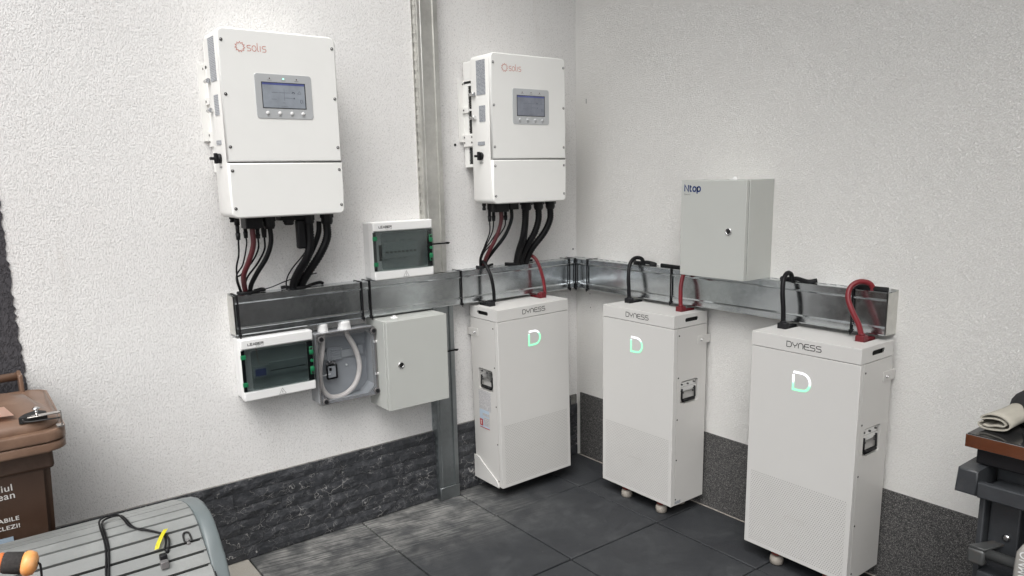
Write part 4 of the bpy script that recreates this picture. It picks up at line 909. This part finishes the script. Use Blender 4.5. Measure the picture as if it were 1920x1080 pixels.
cable([(-.121, -.4865, zt), (-.121, -.484, .95), (-.116, -.476, 1.01), (-.098, -.468, 1.062), (-.068, -.470, 1.086), (-.040, -.486, 1.080), (-.030, -.492, tz)], .0088, M['blackcable'], 'black cable arching from the middle battery into the right tray', bc)
cable([(-.121, -.7845, zt), (-.121, -.782, .95), (-.114, -.778, 1.00), (-.092, -.774, 1.045), (-.060, -.778, 1.062), (-.030, -.786, tz)], .0088, M['redcable'], 'red cable from the middle battery going up behind the lettered grey cabinet', bc)
cable([(-.121, -1.2682, zt), (-.121, -1.266, .96), (-.118, -1.258, 1.02), (-.104, -1.250, 1.066), (-.076, -1.246, 1.088), (-.048, -1.246, 1.078), (-.038, -1.246, tz)], .0088, M['blackcable'], 'black cable arching from the right battery into the right tray', bc)
cable([(-.121, -1.5662, zt), (-.124, -1.555, .945), (-.128, -1.534, .985), (-.124, -1.512, 1.030), (-.106, -1.508, 1.066), (-.078, -1.524, 1.084), (-.052, -1.550, 1.075), (-.042, -1.560, tz)], .0092, M['redcable'], 'thick red cable bowing from the right battery into the end of the right tray', bc)

# ------------------------------------------------------------------ wheelie bin
bx = -2.60; t = thing('wheelie_bin', 'brown wheelie bin with metal lid latch and white lettering, by the left wall', 'wheelie bin', (bx, 0, 0))
bm = new_bm()
def frus(z, hw, yf, yb): return [(-hw, yf, z), (hw, yf, z), (hw, yb, z), (-hw, yb, z)]
secs = [frus(.05, .165, -.47, -.14), frus(.55, .192, -.538, -.135), frus(.725, .199, -.556, -.135)]
rings = [[bm.verts.new(p) for p in s] for s in secs]
for A, B in zip(rings, rings[1:]):
    for i in range(4): bm.faces.new((A[i], A[(i+1) % 4], B[(i+1) % 4], B[i]))
bm.faces.new(rings[0]); bm.faces.new(rings[-1])
bmesh.ops.bevel(bm, geom=[e for e in bm.edges if abs(e.verts[0].co.z-e.verts[1].co.z) > .1], offset=.018, segments=3, affect='EDGES')
obj('bin_body', bm, M['bin_body'], t)
box_obj('collar', (-.208, .208, -.565, -.128, .722, .800), M['bin_body'], t, .010)
for z0, z1, g in ((.782, .806, .002), (.809, .838, 0)):
    bm = new_bm(); add_prism(bm, rounded_rect(-.243+g, .243-g, -.612+g, -.10, .045, 5), z0, z1, 'z', .006); obj('rim', bm, M['bin'], t)
bm = new_bm(); nseg = 14; my = -.36
def lid_sec(z, hw, yf, yb, r=.07): return [(x, y, z) for x, y in rounded_rect(-hw, hw, yf, yb, r, 5)]
S_ = [lid_sec(.838, .232, -.592, -.10), lid_sec(.850, .234, -.594, -.10), lid_sec(.862, .222, -.584, -.10), lid_sec(.882, .192, -.53, -.12), lid_sec(.896, .176, -.49, -.14), lid_sec(.905, .13, -.43, -.18), lid_sec(.909, .06, -.36, -.22, .05)]
def slope(p): return (p[0], p[1], p[2]-max(0, p[1]+.36)*.24*(1 if p[2] > .855 else .2)-.006*(p[2] > .88))
rings = [[bm.verts.new(slope(p)) for p in s] for s in S_]
for A, B in zip(rings, rings[1:]):
    for i in range(len(A)):
        f = bm.faces.new((A[i], A[(i+1) % len(A)], B[(i+1) % len(A)], B[i])); f.smooth = True
bm.faces.new(rings[-1]); obj('lid', bm, M['bin'], t)
# dark pocket in the lid corner with steel gravity latch
bm = new_bm(); add_prism(bm, [(.142, -.588), (.146, -.575), (.158, -.555), (.178, -.545), (.186, -.534), (.192, -.548), (.206, -.560), (.205, -.588)], .863, .8815, 'z', .002); obj('latch_pocket', bm, M['dark'], t)
bm = new_bm(); add_box(bm, .160, .236, -.604, -.585, .8790, .8820, .0006, 1); add_box(bm, .233, .236, -.604, -.585, .846, .8820, .0006, 1); add_box(bm, .222, .238, -.606, -.583, .843, .8465); lt = obj('latch', bm, M['steel'], t)
bm = new_bm(); add_cyl(bm, (.182, -.594, .882), .0035, .016, 'z', 10); add_lathe(bm, [(.008, 0), (.009, .003), (.004, .006)], (.182, -.594, .898), 'z', 12); obj('latch_pin', bm, M['chrome'], lt)
bm = new_bm(); add_tube(bm, [(.150, -.596, .878), (.158, -.598, .870), (.20, -.600, .868), (.232, -.598, .866)], .0022, 6); obj('latch_wire', bm, M['darkmetal'], lt)
bm = new_bm(); v = [bm.verts.new(q) for q in ((.03, -.560, .8875), (.135, -.560, .8835), (.118, -.515, .899), (.02, -.515, .902))]; bm.faces.new(v); bmesh.ops.solidify(bm, geom=bm.faces[:], thickness=.0012); obj('pale_patch', bm, plain('pale_pink_patch', (.62, .42, .34), .5), t)  # thin pale pink patch on the front of the lid
bm = new_bm(); add_tube(bm, [(-.18, -.052, .868), (.176, -.052, .876)], .013, 12, False); obj('handle_bar', bm, M['bin'], t)
for s in (-.182, .182): box_obj('handle_bracket', (s-.006, s+.006, -.12, -.036, .80, .892), M['bin'], t, .004)
bm = new_bm(); add_cyl(bm, (-.22, -.12, .10), .10, .045, 'x', 24); add_cyl(bm, (.175, -.12, .10), .10, .045, 'x', 24); obj('wheel', bm, M['black'], t)
def tp(x, z): # onto the sloped front
    yy = -.538-(z-.55)/(.725-.55)*.018; return (x, yy-.0015, z)
fr = .112
font_obj('lettering', 'Consiliul', .027, lambda u, v: tp(fr-.003+u, .682+v), M['whiteink'], t, 'RIGHT', .0002)
font_obj('lettering', 'Judeţean', .027, lambda u, v: tp(fr+u, .660+v), M['whiteink'], t, 'RIGHT', .0002)
font_obj('lettering', 'BIODEGRADABILE', .0165, lambda u, v: tp(fr+.001+u, .595+v), M['whiteink'], t, 'RIGHT', .0003, 1.1)
font_obj('lettering', 'RECICLEZI!', .0165, lambda u, v: tp(fr+.001+u, .573+v), M['whiteink'], t, 'RIGHT', .0003, 1.1)
bm = new_bm(); v = [bm.verts.new(tp(*q)) for q in ((-.05, .47), (.094, .47), (.094, .551), (-.05, .551))]; bm.faces.new(v); st = obj('info_sticker', bm, M['bluelabel'], t)
bm = new_bm(); ribbon(bm, arc(.073, .527, .008, .008, 0, 360, 16), .006, lambda u, v: (tp(u, v)[0], tp(u, v)[1]-.001, v)); obj('sticker_emblem', bm, plain('blue_print', (.02, .16, .36), .4), st)

# ------------------------------------------------------------------ slatted storage box
XR = -2.10; XL = -3.35
t = thing('storage_box', 'grey slatted plastic storage box with curved lid, in front of the brown bin', 'storage box', (0, 0, 0))
spine = [(-.63, .575), (-.70, .603), (-.78, .628), (-.83, .641), (-.878, .645), (-.916, .640), (-.952, .624), (-.982, .600), (-1.010, .580), (-1.040, .557), (-1.070, .535), (-1.10, .505), (-1.125, .470), (-1.145, .43), (-1.16, .385)]
bm = new_bm(); under = [(y, z-.012) for y, z in spine]; add_prism(bm, under+[(-1.14, .37), (-.64, .37)], XL, XR-.03, 'x'); 
for f in bm.faces: f.smooth = False
obj('lid_shell', bm, M['dark'], t)
def lerp_off(a, b, g0, g1):
    d = Vector((b[0]-a[0], b[1]-a[1])); L = d.length; d /= L; return (a[0]+d.x*g0, a[1]+d.y*g0), (b[0]-d.x*g1, b[1]-d.y*g1), Vector((d.y, -d.x))
for a, b in zip(spine, spine[1:]):
    p, q, n = lerp_off(a, b, .0034, .0034)
    if n.y < 0: n = -n
    bm = new_bm(); add_prism(bm, [p, q, (q[0]-n.x*.012, q[1]-n.y*.012), (p[0]-n.x*.012, p[1]-n.y*.012)], XL, XR-.036, 'x', .0016); obj('slat', bm, M['sbox'], t)
# end cap: arched moulding
def offset_path(P, d):
    out = []
    for i, p in enumerate(P):
        a = P[max(i-1, 0)]; b = P[min(i+1, len(P)-1)]; v = Vector((b[0]-a[0], b[1]-a[1])).normalized(); n = Vector((v.y, -v.x)); n = n if n.y > 0 or abs(n.y) < .2 and n.x < 0 else -n
        out.append((p[0]+n.x*d, p[1]+n.y*d))
    return out
capo = [(-.62, .555), (-.66, .585), (-.73, .612), (-.81, .636), (-.87, .6455), (-.93, .646), (-.965, .634), (-1.00, .606), (-1.032, .566), (-1.06, .520), (-1.10, .46), (-1.13, .38)]
capo2 = capo[::-1]
bm = new_bm(); capi = [(p[0]*.94-.054, p[1]-.05) for p in capo]
add_prism(bm, capo+capi[::-1], XR-.036, XR, 'x', .007); obj('end_moulding', bm, M['sbox_trim'], t)
bm = new_bm(); add_prism(bm, [(y+.002, z-.006) for y, z in spine]+[(y, z-.02) for y, z in spine[::-1]], XR-.042, XR-.034, 'x'); obj('moulding_lip', bm, M['sbox'], t)
bm = new_bm(); add_box(bm, XL, XR-.01, -1.135, -.64, .0, .40, .012); obj('box_body', bm, M['sbox_trim'], t)
bm = new_bm(); add_prism(bm, [(-.66, .39), (-1.12, .39), (-1.06, .50), (-.99, .59), (-.92, .62), (-.80, .615), (-.66, .56)], XR-.03, XR-.004, 'x'); obj('end_wall', bm, M['sbox_trim'], t)
# key hole bracket between two slats
bm = new_bm(); pa = [(-2.183, -.990), (-2.183, -.970), (-2.178, -.960), (-2.168, -.958), (-2.160, -.962), (-2.157, -.975), (-2.157, -.990)]
add_tube(bm, [(-2.170+(x+2.170)*.62, -.975+(y+.975)*.7, .606+(y+.975)*.55+.004) for x, y in pa], .0022, 6); kb = obj('lid_catch', bm, M['dark'], t)
bm = new_bm(); add_cyl(bm, (-2.170, -.980, .600), .0035, .008, 'z', 10); add_box(bm, -2.174, -2.166, -.988, -.980, .593, .602, .001, 1); obj('catch_stud', bm, M['clearedge'], kb)

def up(p, h=.006): return (p[0], p[1], p[2]+h)
pA = [(x, y, z-.002) for x, y, z in [(-2.365, -1.10, .520), (-2.354, -1.045, .562), (-2.349, -1.003, .592), (-2.341, -.971, .616), (-2.336, -.942, .635), (-2.335, -.902, .650), (-2.334, -.868, .653), (-2.328, -.835, .652), (-2.308, -.812, .648), (-2.288, -.830, .652), (-2.281, -.870, .653), (-2.277, -.905, .650), (-2.266, -.922, .645), (-2.250, -.932, .641), (-2.230, -.945, .634), (-2.214, -.960, .627), (-2.211, -.975, .617), (-2.217, -.986, .604)]]
pB = [(x-.006, y+.007, z+.0015) for x, y, z in pA[6:]]; pB[-1] = (-2.226, -.990, .602)
bm = new_bm(); add_tube(bm, pA, .0025, 8); add_tube(bm, [(-2.372, -1.09, .530)]+[(x-.0056, y+.002, z-.0008) for x, y, z in pA[1:7]]+pB[1:], .0024, 8)
co = obj('charger_cable', bm, M['blackcable']); tag(co, 'black doubled cord with a small plug lying across the grey storage box', 'cable')
bm = new_bm(); add_box(bm, -2.241, -2.225, -1.012, -.996, .584, .600, .003); add_cyl(bm, (-2.220, -.988, .588), .005, .016, 'z', 10); p1 = obj('plug', bm, M['black'], co)
bm = new_bm(); add_box(bm, -2.244, -2.226, -1.028, -1.012, .572, .590, .002); obj('plug_tip', bm, M['clearedge'], co)
bm = new_bm(); tp_ = [(-2.212, -.954, .637), (-2.218, -.960, .633), (-2.226, -.968, .627), (-2.236, -.980, .618), (-2.243, -.990, .609)]
L_ = [(bm.verts.new((x-.0048, y+.002, z)), bm.verts.new((x+.0048, y-.001, z+.001))) for x, y, z in tp_]
for A, B in zip(L_, L_[1:]): bm.faces.new((A[0], A[1], B[1], B[0]))
bmesh.ops.solidify(bm, geom=bm.faces[:], thickness=.0008); obj('yellow_tag', bm, M['yellow'], co)

# orange tool with foam grip in the corner of the picture
t = thing('ribbed_canister', 'orange ribbed canister with black foam grip and corded pale orange end cap, lower left corner', 'canister', (-2.502, -1.165, .741))
ax = Vector((.93, -.30, -.22)).normalized()
def along(a0, a1, r0, r1, mat, nm, n=22, prof=None):
    bm = new_bm(); q = ax.to_track_quat('Z', 'Y').to_matrix().to_4x4()
    add_lathe(bm, prof or [(r0, a0), (r1, a1)], (0, 0, 0), 'z', n); bm.transform(q); return obj(nm, bm, mat, t)
along(0, 0, 0, 0, M['cap'], 'end_cap', 24, [(.019, -.008), (.0235, -.003), (.0245, .004), (.0215, .013), (.012, .018), (.0052, .0192), (.0050, .010)])
along(0, 0, 0, 0, M['foam'], 'foam_grip', 22, [(.019, -.040), (.0205, -.037), (.0215, -.010), (.0195, -.006)])
along(0, 0, 0, 0, M['orange'], 'orange_tube', 20, [(.0150, -.16), (.0150, -.050), (.019, -.046), (.019, -.039)])
along(-.072, -.058, .0215, .0215, M['foam'], 'foam_ring')
bm = new_bm(); c0 = ax*.018; add_tube(bm, [ax*.006, ax*.020, (c0.x+.004, c0.y-.002, c0.z-.008), (c0.x+.003, c0.y-.006, c0.z-.03), (c0.x, c0.y-.005, c0.z-.09)], .0022, 8); obj('cord', bm, M['black'], t)
bm = new_bm(); pr_ = []
for i in range(64):
    a_ = 2*math.pi*i/64; r_ = .088+(.005 if i % 2 else -.004); pr_.append((-.125+r_*math.cos(a_), -.075+r_*math.sin(a_)))
add_prism(bm, pr_, -.741, .002, 'z')
for f in bm.faces: f.smooth = False
obj('ribbed_sleeve', bm, M['orange'], t)
box_obj('added_orange_block', (-.75, -.04, -.62, -.17, -.741, -.30), M['orange'], t, .02)  # out-of-view block added to give the hot plate an orange reflection

# ------------------------------------------------------------------ service cart at the right
t = thing('utility_cart', 'charcoal plastic utility cart cut off by the right edge of the picture', 'cart', (-.68, -2.105, 0), R(-90))
# local: x along -Y world, y towards camera is -, z up
def cb(nm, d, mat='cartp', bev=.004, **k): return box_obj(nm, d, M[mat], t, bev, 2, **k)
bm = new_bm(); add_prism(bm, [(.002, .6935), (.050, .6935), (.050, .755), (.006, .755)], .0, .126, 'y', .004); obj('corner_block', bm, M['cartp'], t)
cb('tray_floor', (.05, .60, .012, .50, .694, .706)); cb('front_rail', (.0502, .60, 0, .018, .692, .731)); cb('rear_rim', (.054, .60, .105, .118, .7065, .757))
cb('side_rim', (.004, .0495, .127, .50, .694, .752))
cb('tray_rib', (.062, .60, .020, .103, .7065, .714), bev=.002)
cb('side_panel', (.048, .062, .030, .48, .04, .693)); cb('inner_post', (.0625, .128, .060, .10, .04, .6925)); cb('back_panel', (.0625, .60, .10, .11, .04, .692))
cb('shelf_arm', (.045, .083, -.006, .020, .527, .566), 'tubem', .006); 
bm = new_bm(); add_prism(bm, [(.047, -.004), (.083, -.004), (.108, .085), (.086, .085)], .5665, .572, 'z', .001); obj('arm_top', bm, M['tubem'], t)
bm = new_bm(); add_tube(bm, [(.080, .012, .556), (.60, .012, .553)], .013, 14, False); obj('cross_tube', bm, M['tubem'], t)
bm = new_bm(); add_lathe(bm, [(.003, -.001), (.0085, 0), (.0085, .003), (.004, .006)], (.104, .056, .590), 'y', 14); bm.transform(Matrix.Identity(4)); obj('bolt', bm, M['chrome'], t)
cb('lower_drawer', (.0635, .60, .014, .098, .04, .505)); cb('caster_foot', (.06, .10, .02, .06, 0, .039), 'black')
# hob / griddle slab on the cart
t2 = thing('hot_plate', 'flat stainless steel hot plate with glossy black top lying on the cart', 'hot plate', (-.648, -2.109, .757), R(-90))
bm = new_bm(); add_box(bm, .02, .50, .02, .42, .0, .042, .004); obj('base', bm, M['black'], t2)
bm = new_bm(); add_box(bm, 0, .55, 0, .50, .0425, .0745, .0012, 2); obj('steel_casing', bm, M['steel'], t2)
bm = new_bm(); add_box(bm, .003, .547, .003, .497, .0742, .0762, .0006, 1); obj('glass_top', bm, M['hob'], t2)
# folded cloth
bm = new_bm()
cp = [(.015, .030), (.000, .020), (.002, .006), (.020, .001), (.050, .004), (.078, .012), (.092, .026), (.088, .044), (.065, .058), (.035, .058), (.012, .046), (.010, .036), (.035, .044), (.060, .046), (.076, .036), (.072, .024), (.050, .020), (.030, .012), (.014, .014)]
pts = [Vector((x, 0, z)) for x, z in cp]; path = catmull(pts, 4)
A_ = []; th = .0045
for i, p in enumerate(path):
    d = (path[min(i+1, len(path)-1)]-path[max(0, i-1)]).normalized(); n = Vector((-d.z, 0, d.x)); A_.append((p+n*th/2, p-n*th/2))
ny = 7
rows = []
for j in range(ny):
    yy = j*.03; wob = lambda i: Vector((math.sin(j*.9+i*.13)*.002+j*.002, yy, math.sin(j*.7+i*.2)*.0015))
    rows.append([[bm.verts.new(a+wob(i)) for i, (a, b) in enumerate(A_)], [bm.verts.new(b+wob(i)) for i, (a, b) in enumerate(A_)]])
for r0, r1 in zip(rows, rows[1:]):
    for s in (0, 1):
        for i in range(len(A_)-1): f = bm.faces.new((r0[s][i], r0[s][i+1], r1[s][i+1], r1[s][i])); f.smooth = True
for r in (rows[0], rows[-1]):
    for i in range(len(A_)-1): bm.faces.new((r[0][i], r[0][i+1], r[1][i+1], r[1][i]))
cl = obj('folded_cloth', bm, M['cloth']); cl.location = (-.60, -2.116, .838); cl.rotation_euler = (0, 0, R(-90)); cl.scale = (.74, 1, .66); tag(cl, 'rolled-up beige cloth lying on the corner of the hot plate', 'cloth')
# black bag
bm = new_bm(); bmesh.ops.create_uvsphere(bm, u_segments=28, v_segments=16, radius=1)
for v in bm.verts:
    v.co = Vector((v.co.x*.20, v.co.y*.15, max(v.co.z, -.3)*.075)); n = math.sin(v.co.x*31)*math.cos(v.co.y*27)*.008+math.sin(v.co.y*60+v.co.x*22)*.004; v.co *= 1+n*6
for f in bm.faces: f.smooth = True
bg = obj('cloth_bag', bm, M['bag']); bg.location = (-.36, -2.27, .856); tag(bg, 'black fabric bag heaped behind the beige cloth on the hot plate', 'bag')
# bottle
t3 = thing('plastic_bottle', 'grey translucent plastic bottle with dark cap and moulded letters, hanging in the cart', 'bottle', (-.700, -2.288, .39), R(-90))
bm = new_bm(); sec = [(0, .030, .016), (.02, .036, .020), (.18, .036, .020), (.215, .034, .019), (.235, .024, .016), (.245, .013, .013), (.258, .012, .012)]
rings = [[bm.verts.new((.004+rx*math.copysign(abs(math.cos(a))**.7, math.cos(a)), ryy*math.copysign(abs(math.sin(a))**.7, math.sin(a)), z)) for a in [2*math.pi*i/28 for i in range(28)]] for z, rx, ryy in sec]
for A, B in zip(rings, rings[1:]):
    for i in range(28): f = bm.faces.new((A[i], A[(i+1) % 28], B[(i+1) % 28], B[i])); f.smooth = True
bm.faces.new(rings[0]); bm.faces.new(rings[-1]); obj('bottle_body', bm, M['bottle'], t3)
bm = new_bm(); add_lathe(bm, [(.014, .240), (.0150, .243), (.0145, .268), (.012, .271)], (.004, 0, 0), 'z', 20); obj('cap', bm, M['black'], t3)
font_obj('moulded_lettering', 'DOMNO', .030, lambda u, v: (.002-v, -.0215, .135+u*.75), M['abs'], t3, bold=.0002)
bm = new_bm(); add_tube(bm, [(-.024, -.024, .105), (.0, -.026, .094), (.04, -.026, .090)], .008, 10); obj('strap', bm, M['black'], t3)
